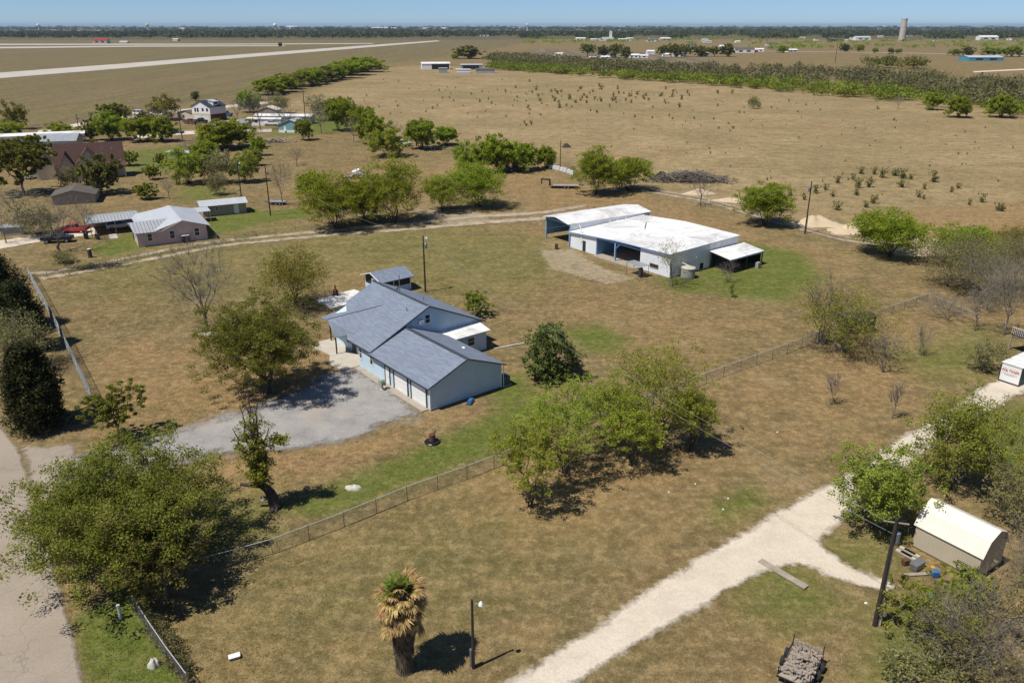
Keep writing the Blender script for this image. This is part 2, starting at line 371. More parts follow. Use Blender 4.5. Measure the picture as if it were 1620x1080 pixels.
past = t.mix(t.ramp(t.noise(p, .022, 5, .6), [(.54, 0.), (.68, .6)]), past, (.36,.225,.115))
past = t.mix(t.ramp(t.noise(p, .30, 6, .72), [(.44, .55), (.54, 0.)]), past, (.165,.130,.058))
past = t.mix(t.ramp(t.noise(p, .8, 4, .7), [(.58, 0.), (.70, .6)]), past, (.17,.155,.055))
c = t.mix(t.attr('pasture'), c, past)
# airfield grass with mown stripes along the runway
mpn = t.n('ShaderNodeMapping'); t.l(p, mpn.inputs[0]); mpn.inputs['Rotation'].default_value = (0, 0, math.radians(8.4)); mpn.inputs['Scale'].default_value = (1, .04, 1)
strp = t.noise(mpn.outputs[0], .045, 4, .7)
airc = t.ramp(strp, [(.36, (.085,.076,.032)), (.45, (.145,.130,.048)), (.53, (.098,.078,.042)), (.60, (.165,.130,.062)), (.68, (.115,.092,.046))])
c = t.mix(t.attr('airfield'), c, airc)
mp2 = t.n('ShaderNodeMapping'); t.l(p, mp2.inputs[0]); mp2.inputs['Rotation'].default_value = (0, 0, math.radians(-35)); mp2.inputs['Scale'].default_value = (1, .02, 1)
plo = t.ramp(t.noise(mp2.outputs[0], .06, 3, .7), [(.4, (.10,.085,.055)), (.6, (.19,.155,.11))])
c = t.mix(t.attr('plough'), c, plo)
c = t.mix(t.attr('woodland'), c, t.ramp(t.noise(p, .004, 5), [(.4, (.035,.042,.018)), (.62, (.075,.075,.035)), (.75, (.15,.12,.07))]))
edge = lambda a, w: t.math('SMOOTH_MIN' if False else 'MULTIPLY', t.attr(a), w, True)
dm = t.math('MULTIPLY', t.math('MULTIPLY', t.attr('dry'), 1.5, True), t.ramp(t.noise(p, .35, 6, .65), [(.28, .1), (.55, 1.)]))
c = t.mix(dm, c, t.ramp(n_f, [(.3, (.250,.145,.058)), (.7, (.350,.222,.105))]))
gmk = t.math('MULTIPLY', t.math('MULTIPLY', t.attr('green'), 2.0, True), t.ramp(t.noise(p, .45, 6, .65), [(.22, .4), (.46, 1.)]))
c = t.mix(gmk, c, t.ramp(n_f, [(.25, (.066,.098,.010)), (.7, (.130,.170,.024))]))
pm = t.ramp(t.math('MULTIPLY', t.attr('pale'), t.noise(p, .55, 7, .7)), [(.20, 0.), (.38, .85)])
c = t.mix(pm, c, (.40,.33,.24))
# weeds and bare spots
c = t.mix(t.ramp(t.noise(p, .6, 6, .75), [(.50, 0.), (.70, .45)]), c, (.135,.130,.045))
c = t.mix(t.ramp(t.noise(p, .5, 4, .6), [(.68, 0.), (.80, .45)]), c, (.25,.20,.14))
mp3 = t.n('ShaderNodeMapping'); t.l(p, mp3.inputs[0]); mp3.inputs['Rotation'].default_value = (0, 0, math.radians(-38)); mp3.inputs['Scale'].default_value = (.06, 1, 1)
c = t.mix(t.ramp(t.noise(mp3.outputs[0], .9, 4, .6, .4), [(.46, 0.), (.68, .35)]), c, (.28,.20,.108))
mp4 = t.n('ShaderNodeMapping'); t.l(p, mp4.inputs[0]); mp4.inputs['Rotation'].default_value = (0, 0, math.radians(52)); mp4.inputs['Scale'].default_value = (.08, 1, 1)
c = t.mix(t.ramp(t.noise(mp4.outputs[0], .7, 4, .6, .4), [(.50, 0.), (.70, .30)]), c, (.13,.115,.045))
# mottling of the turf: half-metre to few-metre patches
n_m1 = t.noise(p, 1.1, 7, .72); n_m2 = t.noise(p, .33, 6, .68)
c = t.mix(t.ramp(n_m1, [(.36, .8), (.50, 0.)]), c, t.mix(.5, c, (.060,.048,.020)))
c = t.mix(t.ramp(n_m1, [(.50, 0.), (.62, .8)]), c, t.mix(.55, c, (.44,.32,.16)))
c = t.mix(t.ramp(n_m2, [(.36, .55), (.50, 0.)]), c, t.mix(.5, c, (.085,.072,.030)))
c = t.mix(t.ramp(n_m2, [(.51, 0.), (.64, .6)]), c, t.mix(.5, c, (.38,.26,.115)))
c = t.mix(t.ramp(t.noise(p, .13, 6, .7, .5), [(.56, 0.), (.70, .6)]), c, t.mix(.5, c, (.42,.32,.18)))
# grass grain
c = t.mix(t.ramp(n_f, [(.34, .6), (.5, 0.)]), c, t.mix(.34, c, (.060,.048,.022)))
c = t.mix(t.ramp(n_ff, [(.34, .65), (.52, 0.)]), c, t.mix(.36, c, (.040,.032,.015)))
c = t.mix(t.ramp(n_ff, [(.52, 0.), (.70, .45)]), c, t.mix(.45, c, (.46,.38,.24)))
c = t.mix(t.math('MULTIPLY', gmk, .5), c, t.ramp(n_f, [(.25, (.055,.082,.010)), (.7, (.120,.155,.024))]))
t.base(c); t.b.inputs['Roughness'].default_value = .95; t.b.inputs['Specular IOR Level'].default_value = .1
t.bump(t.math('ADD', n_f, t.math('MULTIPLY', n_ff, .5)), .08, .5); M['ground'] = t.m
struct(mobj('ground', gm, M['ground']))

# ------------------------------------------------------------------ roads and drives: sheets with crumbling edges
def smooth_line(pts, n):
    pts = np.array(pts, float); d = np.r_[0, np.cumsum(np.hypot(*np.diff(pts, axis=0).T))]; s = np.linspace(0, d[-1], n); out = []
    for k in range(2):
        y = np.interp(s, d, pts[:, k]); ker = np.ones(max(1, n//40)*2+1); ker /= len(ker); pad = len(ker)//2
        yp = np.r_[2*y[0]-y[1:pad+1][::-1], y, 2*y[-1]-y[-pad-1:-1][::-1]] if pad else y
        out.append(np.convolve(yp, ker, 'valid'))
    return np.stack(out, 1)
def strip(name, left, right, mat, z, nl=160, nw=12, endfade=False, ruts=False):
    L, R = smooth_line([G(*p) for p in left], nl), smooth_line([G(*p) for p in right], nl)
    s = np.linspace(0, 1, nw); V = L[:, None, :]*(1-s)[None, :, None] + R[:, None, :]*s[None, :, None]
    w = np.hypot(*(R-L).T); ed = np.minimum(s, 1-s)[None, :]*w[:, None]
    if ruts: ed = np.minimum(ed, (.15-np.abs(np.abs(s-.5)-.27))[None, :]*w[:, None]*1.5+.55)
    if endfade:
        ll = np.r_[0, np.cumsum(np.hypot(*np.diff((L+R)/2, axis=0).T))]; ed = np.minimum(ed, np.minimum(ll, ll[-1]-ll)[:, None])
    z_ = np.full((nl*nw, 1), z) + np.interp(V.reshape(-1, 2)[:, 1], [0, 1], [0, 0])[:, None]*0
    V = np.column_stack([V.reshape(-1, 2), z_[:, 0]])
    ii = np.arange(nl*nw).reshape(nl, nw)
    F = np.stack([ii[:-1, :-1].ravel(), ii[:-1, 1:].ravel(), ii[1:, 1:].ravel(), ii[1:, :-1].ravel()], 1)
    m = fastmesh(name, V, F); vattr(m, 'edge', ed.ravel()); return struct(mobj(name, m, mat))
def blot(name, px, mat, z, soft=0, res=.6):
    """flat sheet of any outline (pixels on the ground) on a grid so that its edge can crumble"""
    w = [G(*p) for p in px]; a = np.array(w); x0, y0 = a.min(0)-1; x1, y1 = a.max(0)+1
    X, Y = np.meshgrid(np.arange(x0, x1, res), np.arange(y0, y1, res)); P = np.stack([X.ravel(), Y.ravel()], 1)
    d = segdist(P, w); s = np.where(inpoly(P, w), d, -d); r, c_ = X.shape; ii = np.arange(r*c_).reshape(r, c_)
    F = np.stack([ii[:-1, :-1].ravel(), ii[:-1, 1:].ravel(), ii[1:, 1:].ravel(), ii[1:, :-1].ravel()], 1)
    F = F[(s[F] > -.3).any(1)]
    m = fastmesh(name, np.column_stack([P, np.full(len(P), z)]), F); vattr(m, 'edge', s); return struct(mobj(name, m, mat))
def roadmat(name, cols, soft, scale=.5, grain=6, wear=None, weeds=0, crack=False):
    t = NT(name); p = t.pos(); n = t.noise(p, scale, 6, .65)
    c = t.ramp(n, [(.3, cols[0]), (.52, cols[1]), (.72, cols[2])])
    g = t.noise(p, grain, 4, .75); c = t.mix(t.ramp(g, [(.35, .45), (.5, 0.)]), c, tuple(x*.75 for x in cols[0]))
    c = t.mix(t.ramp(g, [(.55, 0.), (.72, .5)]), c, tuple(min(.85, x*1.15) for x in cols[2]))
    if wear: c = t.mix(t.ramp(t.noise(p, scale*.5, 5, .7), [(.55, 0.), (.72, .7)]), c, wear)
    if crack:
        v = t.n('ShaderNodeTexVoronoi'); v.feature = 'DISTANCE_TO_EDGE'; v.inputs['Scale'].default_value = .28; v.inputs['Randomness'].default_value = 1
        wv = t.n('ShaderNodeVectorMath'); wv.operation = 'ADD'; nn = t.n('ShaderNodeTexNoise'); nn.inputs['Scale'].default_value = .8; t.l(p, nn.inputs[0]); t.l(p, wv.inputs[0]); t.l(nn.outputs[1], wv.inputs[1]); t.l(wv.outputs[0], v.inputs[0])
        c = t.mix(t.ramp(v.outputs[0], [(0, .35), (.012, 0.)]), c, (.12,.10,.08))
    t.base(c); t.b.inputs['Roughness'].default_value = .95; t.b.inputs['Specular IOR Level'].default_value = .15; t.bump(g, .03, .6)
    e = t.math('ADD', t.attr('edge'), t.math('MULTIPLY', t.math('SUBTRACT', t.noise(p, 1.1, 7, .72), .5), soft*2.4))
    e = t.math('ADD', e, t.math('MULTIPLY', t.math('SUBTRACT', t.noise(p, .25, 4, .6), .5), soft*2.)); al = t.ramp(t.math('DIVIDE', e, soft), [(.15, 0.), (.5, .45), (1., 1.)])
    if weeds: al = t.math('MULTIPLY', al, t.ramp(t.noise(p, .45, 7, .75), [(.30, .2), (.52, .95)]))
    tr = t.n('ShaderNodeBsdfTransparent'); mx = t.n('ShaderNodeMixShader'); t.l(al, mx.inputs[0]); t.l(tr.outputs[0], mx.inputs[1]); t.l(t.b.outputs[0], mx.inputs[2]); t.l(mx.outputs[0], t.out.inputs[0])
    return t.m
M['caliche'] = roadmat('caliche_gravel', [(.52,.45,.35), (.61,.53,.42), (.66,.58,.46)], .7, wear=(.47,.385,.275))
M['asphalt'] = roadmat('old_asphalt', [(.285,.235,.18), (.335,.28,.22), (.38,.32,.255)], .5, .15, 9, crack=True)
M['gravel'] = roadmat('grey_gravel', [(.235,.225,.212), (.325,.308,.288), (.40,.375,.34)], 2.0, .35, 7, wear=(.35,.28,.195))
M['track'] = roadmat('worn_track', [(.34,.27,.18), (.43,.355,.26), (.50,.43,.33)], 1.2, .5, 6, weeds=1.)
M['runway'] = roadmat('runway_concrete', [(.42,.38,.32), (.48,.44,.38), (.53,.48,.41)], .4, .05, 1)
strip('road', [(-330,640),(-240,760),(-190,900),(-220,1120)], [(-40,640),(0,672),(31,707),(62,800),(86,884),(115,987),(150,1120)], M['asphalt'], .03, 200, 14)
blot('driveway_apron', [(28,702),(70,705),(120,700),(130,770),(100,800),(58,795)], M['asphalt'], .036)
blot('driveway', [(85,720),(150,708),(235,690),(310,664),(390,642),(470,612),(520,585),(560,570),(590,588),(683,652),(672,664),(600,682),(560,700),(490,714),(420,722),(330,728),(250,745),(120,785),(80,775)], M['gravel'], .05)
blot('caliche_lane', [(1680,540),(1600,590),(1545,612),(1480,660),(1420,690),(1335,748),(1240,800),(1120,868),(1000,945),(900,1010),(760,1105),(880,1110),(980,1045),(1080,985),(1180,925),(1255,893),(1340,925),(1415,944),(1428,924),(1350,898),(1302,860),(1350,812),(1440,740),(1490,700),(1560,655),(1620,625),(1680,580)], M['caliche'], .05, res=.5)
strip('dirt_track', [(40,432),(120,422),(220,401),(330,380),(480,366),(640,351),(760,338),(860,333),(930,322)], [(60,446),(140,432),(240,414),(350,392),(490,378),(650,366),(770,356),(865,350),(935,334)], M['track'], .045, 280, 22, True, True)
strip('pasture_track', [(1020,296),(1120,312),(1230,345),(1330,372),(1500,396)], [(1010,303),(1110,320),(1225,354),(1330,382),(1500,406)], M['track'], .045, 200, 16, True, True)
strip('yard_lane', [(-60,395),(0,380),(60,372),(150,358)], [(-60,410),(0,395),(60,384),(150,372)], M['caliche'], .045, 80, 8)
strip('airfield_lane', [(60,207),(140,192),(215,181),(300,172),(430,160),(445,157)], [(60,212),(140,197),(215,186),(300,177),(430,164),(445,160)], M['caliche'], .05, 160, 6)
strip('village_lane', [(215,214),(280,208),(345,206),(430,204)], [(215,220),(280,214),(345,211),(430,209)], M['caliche'], .05, 100, 6)
strip('runway', [(-1200,215),(0,115),(180,102),(395,85.3),(560,73.5),(690,64.4)], [(-1200,229),(0,124),(180,109.5),(395,90.6),(560,77),(698,65.4)], M['runway'], .05, 120, 5)
strip('taxiway', [(-1500,68),(0,69.6),(400,69.4),(590,68.6)], [(-1500,70.5),(0,71.6),(400,70.8),(590,69.6)], M['runway'], .05, 60, 4)
strip('taxiway', [(-1500,76),(0,74.5),(200,72.6),(450,72.0)], [(-1500,79.5),(0,77),(200,74.4),(450,73.2)], M['runway'], .05, 60, 4)
strip('far_highway', [(1030,86),(1200,80.5),(1450,84),(1800,92)], [(1030,86.7),(1200,81.3),(1450,85),(1800,93.2)], M['asphalt'], .05, 60, 4)
strip('far_dirt_road', [(1540,113),(1620,109),(1750,103)], [(1540,115),(1620,111),(1750,105)], M['caliche'], .05, 40, 4)

# grass tufts on the nearer ground (nobody could count them)
def tufts():
    r = np.random.default_rng(11); n = 260000
    Y = 34 + (125-34)*r.random(n)**1.35; half = 24+Y*.62; X = (r.random(n)*2-1)*half; P = np.stack([X, Y], 1)
    g, d = mask(green_px, P, 1), mask(dry_px, P, 2)
    bad = np.zeros(n, bool)
    for px in ([(-330,600),(0,672),(31,707),(62,800),(86,884),(115,987),(150,1120),(-400,1120)], [(28,702),(235,690),(310,664),(470,612),(560,570),(683,652),(600,682),(490,714),(330,728),(120,785),(58,795)],
               [(1600,590),(1480,660),(1335,748),(1120,868),(900,1010),(760,1105),(880,1110),(1080,985),(1260,880),(1300,860),(1420,930),(1415,940),(1300,840),(1440,740),(1560,655),(1620,625)]):
        bad |= inpoly(P, [G(*p) for p in px])
    dh = P-np.array([-8.6, 75.9]); A = math.radians(129.2); la = dh @ np.array([math.cos(A), math.sin(A)]); lb = dh @ np.array([math.sin(A), -math.cos(A)])
    bad |= (la > -.3) & (la < 25) & (lb > -3) & (lb < 16.5)
    clump = np.ones(n, bool)
    k = ~bad & clump; P, g, d = P[k], g[k], d[k]; n = len(P)
    hgt = (.02+.04*r.random(n)**2)*(1+.5*g); B = 3
    ang = r.random((n, B))*6.283; lean = r.random((n, B))*.9+.25
    base = np.repeat(P[:, None, :], B, 1)+r.normal(0, .06, (n, B, 2)); wd = .012+.012*r.random((n, B))
    dirx, diry = np.cos(ang), np.sin(ang); z0 = np.full((n, B), -.05)
    tip = np.stack([base[..., 0]+dirx*lean*hgt[:, None], base[..., 1]+diry*lean*hgt[:, None], hgt[:, None]*np.ones((1, B))], -1)
    b0 = np.stack([base[..., 0]-diry*wd, base[..., 1]+dirx*wd, z0], -1); b1 = np.stack([base[..., 0]+diry*wd, base[..., 1]-dirx*wd, z0], -1)
    V = np.stack([b0, b1, tip], 2).reshape(-1, 3)
    gn = np.clip(g*1.0+(wob(P, .35, 3)*.35)+r.normal(0, .18, n), 0, 1)
    m = fastmesh('grass_tufts', V, np.arange(len(V)).reshape(-1, 3)); vattr(m, 'g', np.repeat(gn, B*3)); vattr(m, 'v', np.repeat(r.random((n, B)), 3))
    t = NT('grass_blade'); c = t.mix(t.attr('g'), t.ramp(t.attr('v'), [(0, (.19,.135,.068)), (.6, (.28,.20,.105)), (1, (.44,.33,.19))]), t.ramp(t.attr('v'), [(0, (.065,.092,.014)), (1, (.135,.17,.032))]))
    t.base(c); t.b.inputs['Roughness'].default_value = .8; t.b.inputs['Specular IOR Level'].default_value = .15
    o = mobj('grass_tufts', m, t.m); tag(o, 'short dry and green grass tufts covering the nearer lawns', 'grass', kind='stuff')
tufts()
# ------------------------------------------------------------------ buildings
def window(par, mat_frame, x0, x1, z0, z1, y, face=-1, axis='x', mullion=True, frame=.08):
    """window in a wall: frame proud of the wall, glass set back, muntin; axis x: wall runs along x at y"""
    e = .05*face
    def bx(mb, a0, a1, b0, b1, d0, d1):
        lo, hi = min(d0, d1), max(d0, d1)
        return mb.box(a0, a1, y+lo, y+hi, b0, b1) if axis == 'x' else mb.box(y+lo, y+hi, a0, a1, b0, b1)
    f = MB(); w = frame
    bx(f, x0-w, x1+w, z1, z1+w, 0, e); bx(f, x0-w, x1+w, z0-w, z0, 0, e*1.5); bx(f, x0-w, x0, z0, z1, 0, e); bx(f, x1, x1+w, z0, z1, 0, e)
    fo = f.obj('window', mat_frame, par)
    zm = (z0+z1)/2
    for a, b in ((z0, zm-.02), (zm+.02, z1)) if mullion else ((z0, z1),):
        bx(MB(), x0, x1, a, b, 0, e*.25).obj('pane', M['glass'], fo)
    if mullion: bx(MB(), x0, x1, zm-.02, zm+.02, 0, e*.6).obj('sash_bar', mat_frame, fo)
    return fo
def roof_z(b): return 2.95 + .46*(b+.35) if b <= 8.05 else 2.95+.46*8.4-.46*(b-8.05)

# ---- the main house: local x runs along the garage end wall, y along the front
H = thing('house', 'pale blue ranch house with grey shingle gables and two garage doors', 'house', (-8.6, 75.9, 0), math.radians(39.2))
w = MB(); w.prism([(0, 0), (9.4, 0), (9.4, 2.78), (4.7, 4.68), (0, 2.78)], 'y', 0, 12.2); w.obj('wall', M['bluewhite'], H)
pr = lambda b0, b1: [(b0, 0), (b1, 0), (b1, roof_z(b1)-.2), (8.05, roof_z(8.05)-.2), (b0, roof_z(b0)-.2)]
MB().prism(pr(0, 16.1), 'y', 12.2, 15.3).obj('wall', M['bluewhite'], H)
MB().prism(pr(1.6, 16.1), 'y', 15.3, 24.4).obj('wall', M['bluewhite'], H)
MB().hexa([(9.4,10,0),(15.1,10,0),(15.1,12.2,0),(9.4,12.2,0)], [(9.4,10,2.5),(15.1,10,2.5),(15.1,12.2,2.9),(9.4,12.2,2.9)]).obj('sunroom_wall', M['bluewhite'], H)
MB().slab([(9.3,9.65,2.6),(15.5,9.65,2.6),(15.5,12.18,3.06),(9.3,12.18,3.06)], .1).obj('sunroom_roof', M['whiteroof'], H)
# garage roof and main roof, each slope a sheet of shingles
MB().slab([(-.5,-.35,2.78),(4.7,-.35,4.85),(4.7,12.2,4.85),(-.5,12.2,2.78)], .16).obj('garage_roof_slope', M['shingle'], H)
MB().slab([(4.7,-.35,4.85),(9.95,-.35,2.78),(9.95,12.2,2.78),(4.7,12.2,4.85)], .16).obj('garage_roof_slope', M['shingle'], H)
MB().slab([(-.35,11.9,roof_z(-.35)),(8.05,11.9,roof_z(8.05)),(8.05,24.9,roof_z(8.05)),(3.75,24.9,roof_z(3.75)),(-.35,17.35,roof_z(-.35))], .18).obj('main_roof_slope', M['shingle'], H)
MB().slab([(8.05,11.9,roof_z(8.05)),(16.45,11.9,roof_z(16.45)),(16.45,24.9,roof_z(16.45)),(8.05,24.9,roof_z(8.05))], .18).obj('main_roof_slope', M['shingle'], H)
MB().prism([(4.45,4.80),(4.7,4.90),(4.95,4.80)], 'y', -.3, 11.9).obj('ridge_cap', M['navy'], H)
MB().prism([(7.8,roof_z(7.8)+.03),(8.05,roof_z(8.05)+.06),(8.3,roof_z(8.3)+.03)], 'y', 12.1, 24.9).obj('ridge_cap', M['navy'], H)
# porch roof: steep front slope and a shallow back slope meeting at a falling ridge
P1, T, C1, V1, LC, K = (5.75,18.5,5.66), (-.2,22.5,3.95), (-.55,20.2,2.40), (1.2,18.3,2.75), (.3,25.5,3.25), (3.75,25.,4.0)
VB = (.55,17.3,roof_z(.55)+.03)
MB().slab([T, P1, VB, C1], .12).obj('porch_roof_slope', M['shingle'], H)
MB().slab([P1, T, LC, K], .12).obj('porch_roof_slope', M['shingle'], H)
MB().bar((5.75,18.5,5.69), (-.2,22.5,3.98), .06).obj('ridge_cap', M['navy'], H)
for x, y, zz in ((-.4,20.3,2.35), (1.2,24.9,3.3)): MB().box(x-.07, x+.07, y-.07, y+.07, 0, zz).obj('porch_post', M['navy'], H)
# fascia boards, trim
f = MB(); f.bar((-.5,-.38,2.70), (4.7,-.38,4.77), .07, 4); f.bar((4.7,-.38,4.77), (9.95,-.38,2.70), .07, 4); f.bar((-.53,-.35,2.69), (-.53,11.9,2.69), .07, 4); f.obj('fascia', M['navy'], H)
f = MB(); f.bar((-.35,11.86,2.86), (8.05,11.86,6.74), .09, 4); f.bar((8.05,11.86,6.74), (16.45,11.86,2.86), .09, 4); f.bar((-.39,11.9,2.84), (-.39,17.3,2.84), .07, 4); f.obj('fascia', M['navy'], H)
for x, y in ((-.06, .0), (9.46, .0)): MB().box(x-.07, x+.07, y-.08, y+.06, 0, 2.68).obj('corner_trim', M['white'], H)
MB().bar((9.7,-.2,0), (9.7,-.2,2.7), .05).obj('downspout', M['white'], H)
window(H, M['white'], 14.55, 15.05, 1.2, 2.55, 0, -1, 'y'); window(H, M['white'], 12.0, 12.55, 1.2, 2.5, 0, -1, 'y')
window(H, M['white'], 7.55, 8.2, 4.6, 5.6, 12.2, -1, 'x'); window(H, M['white'], 12.2, 13.2, 1.1, 2.1, 10, -1, 'x')
window(H, M['white'], 20.6, 21.3, .9, 2.1, 1.6, -1, 'y')
MB().box(6.5, 7.1, 11.7, 12.19, 4.75, 5.2).obj('window_air_conditioner', M['white'], H)
d = MB().box(-.06, 0, 8.25, 9.1, .05, 2.12).obj('door', M['white'], H); MB().box(-.09, 0, 8.1, 8.25, 0, 2.3).box(-.09, 0, 9.1, 9.25, 0, 2.3).box(-.09, 0, 8.25, 9.1, 2.12, 2.3).obj('door_frame', M['navy'], d); MB().bar((-.12,8.4,1), (-.06,8.4,1), .04).obj('handle', M['galv'], d)
d = MB().box(1.52, 1.6, 18.9, 19.9, .05, 2.1).obj('front_door', M['navy'], H); MB().bar((1.45,19.1,1), (1.52,19.1,1), .04).obj('handle', M['galv'], d)
for y0, y1 in ((.75, 3.65), (4.45, 7.2)):
    d = MB().box(-.12, 0, y0-.14, y0, 0, 2.4).box(-.12, 0, y1, y1+.14, 0, 2.4).box(-.12, 0, y0, y1, 2.22, 2.4).obj('garage_door', M['navy'], H)
    for i in range(4): MB().box(-.05, .0, y0, y1, .02+i*.55, .53+i*.55).obj('panel', M['white'], d, bevel=.02)
MB().lathe([(.22, 0), (.25, .06), (.16, .16), (.05, .18)], (7.9, 4.9), 12).obj('roof_vent', M['white'], H, (0, 0, 3.55))
MB().bar((9.2,20.5,5.6), (9.2,20.5,8.4), .06).obj('service_mast', M['galv'], H); MB().lathe([(.2, 0), (.25, .2), (.1, .5)], (8.8, 20.6), 10).obj('roof_turbine', M['galv'], H, (0, 0, 6.5))
for x, y in ((6.2, 14.1), (10.5, 17)): MB().bar((x,y,roof_z(x)-.1), (x,y,roof_z(x)+.4), .06).obj('vent_pipe', M['galv'], H)
def HL(x, y):
    A = math.radians(39.2); return (-8.6+x*math.cos(A)-y*math.sin(A), 75.9+x*math.sin(A)+y*math.cos(A))
def hpoly(name, pts, mat, z0, z1):
    return struct(MB().hexa([HL(*p)+(z0,) for p in pts], [HL(*p)+(z1,) for p in pts]).obj(name, mat))
M['apron'] = paint('worn_apron', (.36,.31,.25), .9, .15, .9, dirt=(.28,.23,.17), dirt_amt=.5, bump=.01)
hpoly('patio', [(1.6,15.35),(-2.2,15.3),(-2.6,18.2),(-1.2,20.6),(-1.8,25.5),(1.6,25.5)], M['concrete'], -.1, .09)
hpoly('garage_apron', [(-.02,.3),(-.9,.3),(-1.0,8),(-.8,15.2),(-.02,15.2)], M['apron'], -.1, .075)
hpoly('white_patio_slab', [(7.0,41.3),(7.2,36.2),(14.3,36.4),(13.9,42)], M['paleconcrete'], -.1, .14)

# screened summer house behind the main house
S = thing('summer_house', 'small screened summer house with grey shingle roof behind the ranch house', 'summer house', HL(15.9, 36.9)+(0,), math.radians(39.2))
sw = MB(); sw.box(0, 5.1, 0, .1, 0, .95); sw.box(0, 5.1, 4.9, 5, 0, .95); sw.box(0, .1, .1, 4.9, 0, .95); sw.box(5, 5.1, .1, 4.9, 0, .95); sw.obj('low_wall', M['bluewhite'], S)
for a, b in (((.1, .05), (5., .05)), ((.05, .1), (.05, 4.9)), ((.1, 4.95), (5., 4.95)), ((5.05, .1), (5.05, 4.9))):
    MB().box(min(a[0], b[0])-.01, max(a[0], b[0])+.01, min(a[1], b[1])-.01, max(a[1], b[1])+.01, .95, 2.15).obj('screen', M['screen'], S)
for x in (.05, 5.05):
    for y in (.05, 4.95): MB().box(x-.07, x+.07, y-.07, y+.07, 0, 2.3).obj('post', M['white'], S)
MB().box(2., 2.12, -.04, .06, .95, 2.2).obj('post', M['white'], S)
d = MB().box(-.06, .0, 1.9, 2.05, 0, 2.1).box(-.06, 0, 2.75, 2.9, 0, 2.1).box(-.06, 0, 2.05, 2.75, 1.95, 2.1).box(-.06, 0, 2.05, 2.75, 0, .8).obj('screen_door', M['white'], S)
MB().poly([(0,0,2.15),(0,5,2.15),(0,2.5,2.95)]).obj('gable', M['screen'], S)
for y0, z0, y1, z1 in ((-.5, 2.15, 2.5, 3.1), (5.5, 2.15, 2.5, 3.1)): MB().slab([(-.5,y0,z0),(5.6,y0,z0),(5.6,y1,z1),(-.5,y1,z1)] if y0 < y1 else [(-.5,y1,z1),(5.6,y1,z1),(5.6,y0,z0),(-.5,y0,z0)], .12).obj('roof_slope', M['shingle'], S)
fb = MB().bar((-.52,-.5,2.12), (-.52,2.5,3.06), .07, 4); fb.bar((-.52,2.5,3.06), (-.52,5.5,2.12), .07, 4); fb.obj('fascia', M['white'], S)

# ---- the white metal workshop: local x from right corner towards the left is -x; frame: x along b, y along a
WO, WA = (25.4, 123.75), math.radians(37.6)
def WL(x, y): return (WO[0]+x*math.cos(WA)-y*math.sin(WA), WO[1]+x*math.sin(WA)+y*math.cos(WA))
W = thing('workshop', 'long low white metal workshop with an open blue bay', 'workshop', WO+(0,), WA)
# front wall pieces (x=0), bay between y 6.6 and 17.2
fz = lambda y: 4.0-.025*y if y < 12.4 else 3.69-.064*(y-12.4)
def wall_x(x, y0, y1, z0f, z1f, mat, name='wall', t=.12):
    return MB().hexa([(x,y0,0),(x+t,y0,0),(x+t,y1,0),(x,y1,0)], [(x,y0,z0f),(x+t,y0,z0f),(x+t,y1,z1f),(x,y1,z1f)]).obj(name, mat, W)
M['whiteside'] = paint('white_metal_siding_front', (.80,.83,.86), .5, .06, .5, dirt=(.5,.45,.38), dirt_amt=.25, wave=(1, .3, .03))
M['blueside'] = paint('sky_blue_metal_front', (.17,.34,.58), .55, .12, .8, dirt=(.12,.2,.32), wave=(1, .3, .02))
wall_x(0, 0, 6.5, fz(0)-.2, fz(6.5)-.2, M['whiteside']); wall_x(0, 17.2, 24, fz(17.2)-.2, fz(24)-.15, M['whiteside'])
MB().hexa([(0,-.12,0),(17,-.12,0),(17,0,0),(0,0,0)], [(0,-.12,3.8),(17,-.12,4.2),(17,0,4.2),(0,0,3.8)]).obj('wall', M['whitemetal'], W)
MB().hexa([(.12,24,0),(17,24,0),(17,24.1,0),(.12,24.1,0)], [(.12,24,2.75),(17,24,3.5),(17,24.1,3.5),(.12,24.1,2.75)]).obj('wall', M['whitemetal'], W)
MB().box(16.9, 17, 0.01, 23.99, 0, 3.4).obj('wall', M['whiteside'], W)
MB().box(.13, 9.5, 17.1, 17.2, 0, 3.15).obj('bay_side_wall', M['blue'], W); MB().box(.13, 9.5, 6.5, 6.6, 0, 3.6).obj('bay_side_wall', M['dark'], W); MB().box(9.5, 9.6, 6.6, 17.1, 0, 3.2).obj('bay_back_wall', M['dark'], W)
MB().box(-.02, .1, 6.5, 17.2, 3.05, 3.3).obj('bay_header', M['bluetrim'], W)
for x, y in ((-.1, 12.3), (4.6, 9.6), (9., 8.2), (9., 13.5)): MB().box(x-.13, x+.13, y-.13, y+.13, 0, fz(y)-.3).obj('bay_post', M['bluetrim'], W)
MB().bar((-.1,12.2,2.3), (-.1,11.2,3.2), .07, 4).obj('brace', M['bluetrim'], W)
hp = [(-.35,24.1,2.98),(-.35,17.3,3.38),(-.35,12.4,3.75),(-.35,-.3,4.02)]; hr = [(17.3,-.3,4.45),(17.3,12,4.62),(17.3,24.1,3.85)]
for q in ([(-.35,12.4,3.75),(-.35,-.3,4.02),(17.3,-.3,4.45),(17.3,12,4.62)], [(-.35,24.1,2.98),(-.35,12.4,3.75),(17.3,12,4.62),(17.3,24.1,3.85)]): MB().slab(q, .14).obj('roof_slope', M['whiteroof'], W)
MB().bar((-.38,24.1,2.9), (-.38,12.4,3.66), .08, 4).bar((-.38,12.4,3.66), (-.38,-.3,3.94), .08, 4).obj('eave_trim', M['bluetrim'], W)
MB().bar((8.5,13.8,4.31), (12.5,17.2,4.20), .06).obj('roof_pipe', M['wood'], W)
window(W, M['wood'], 2.4, 4.2, .95, 1.5, 0, -1, 'y', False)
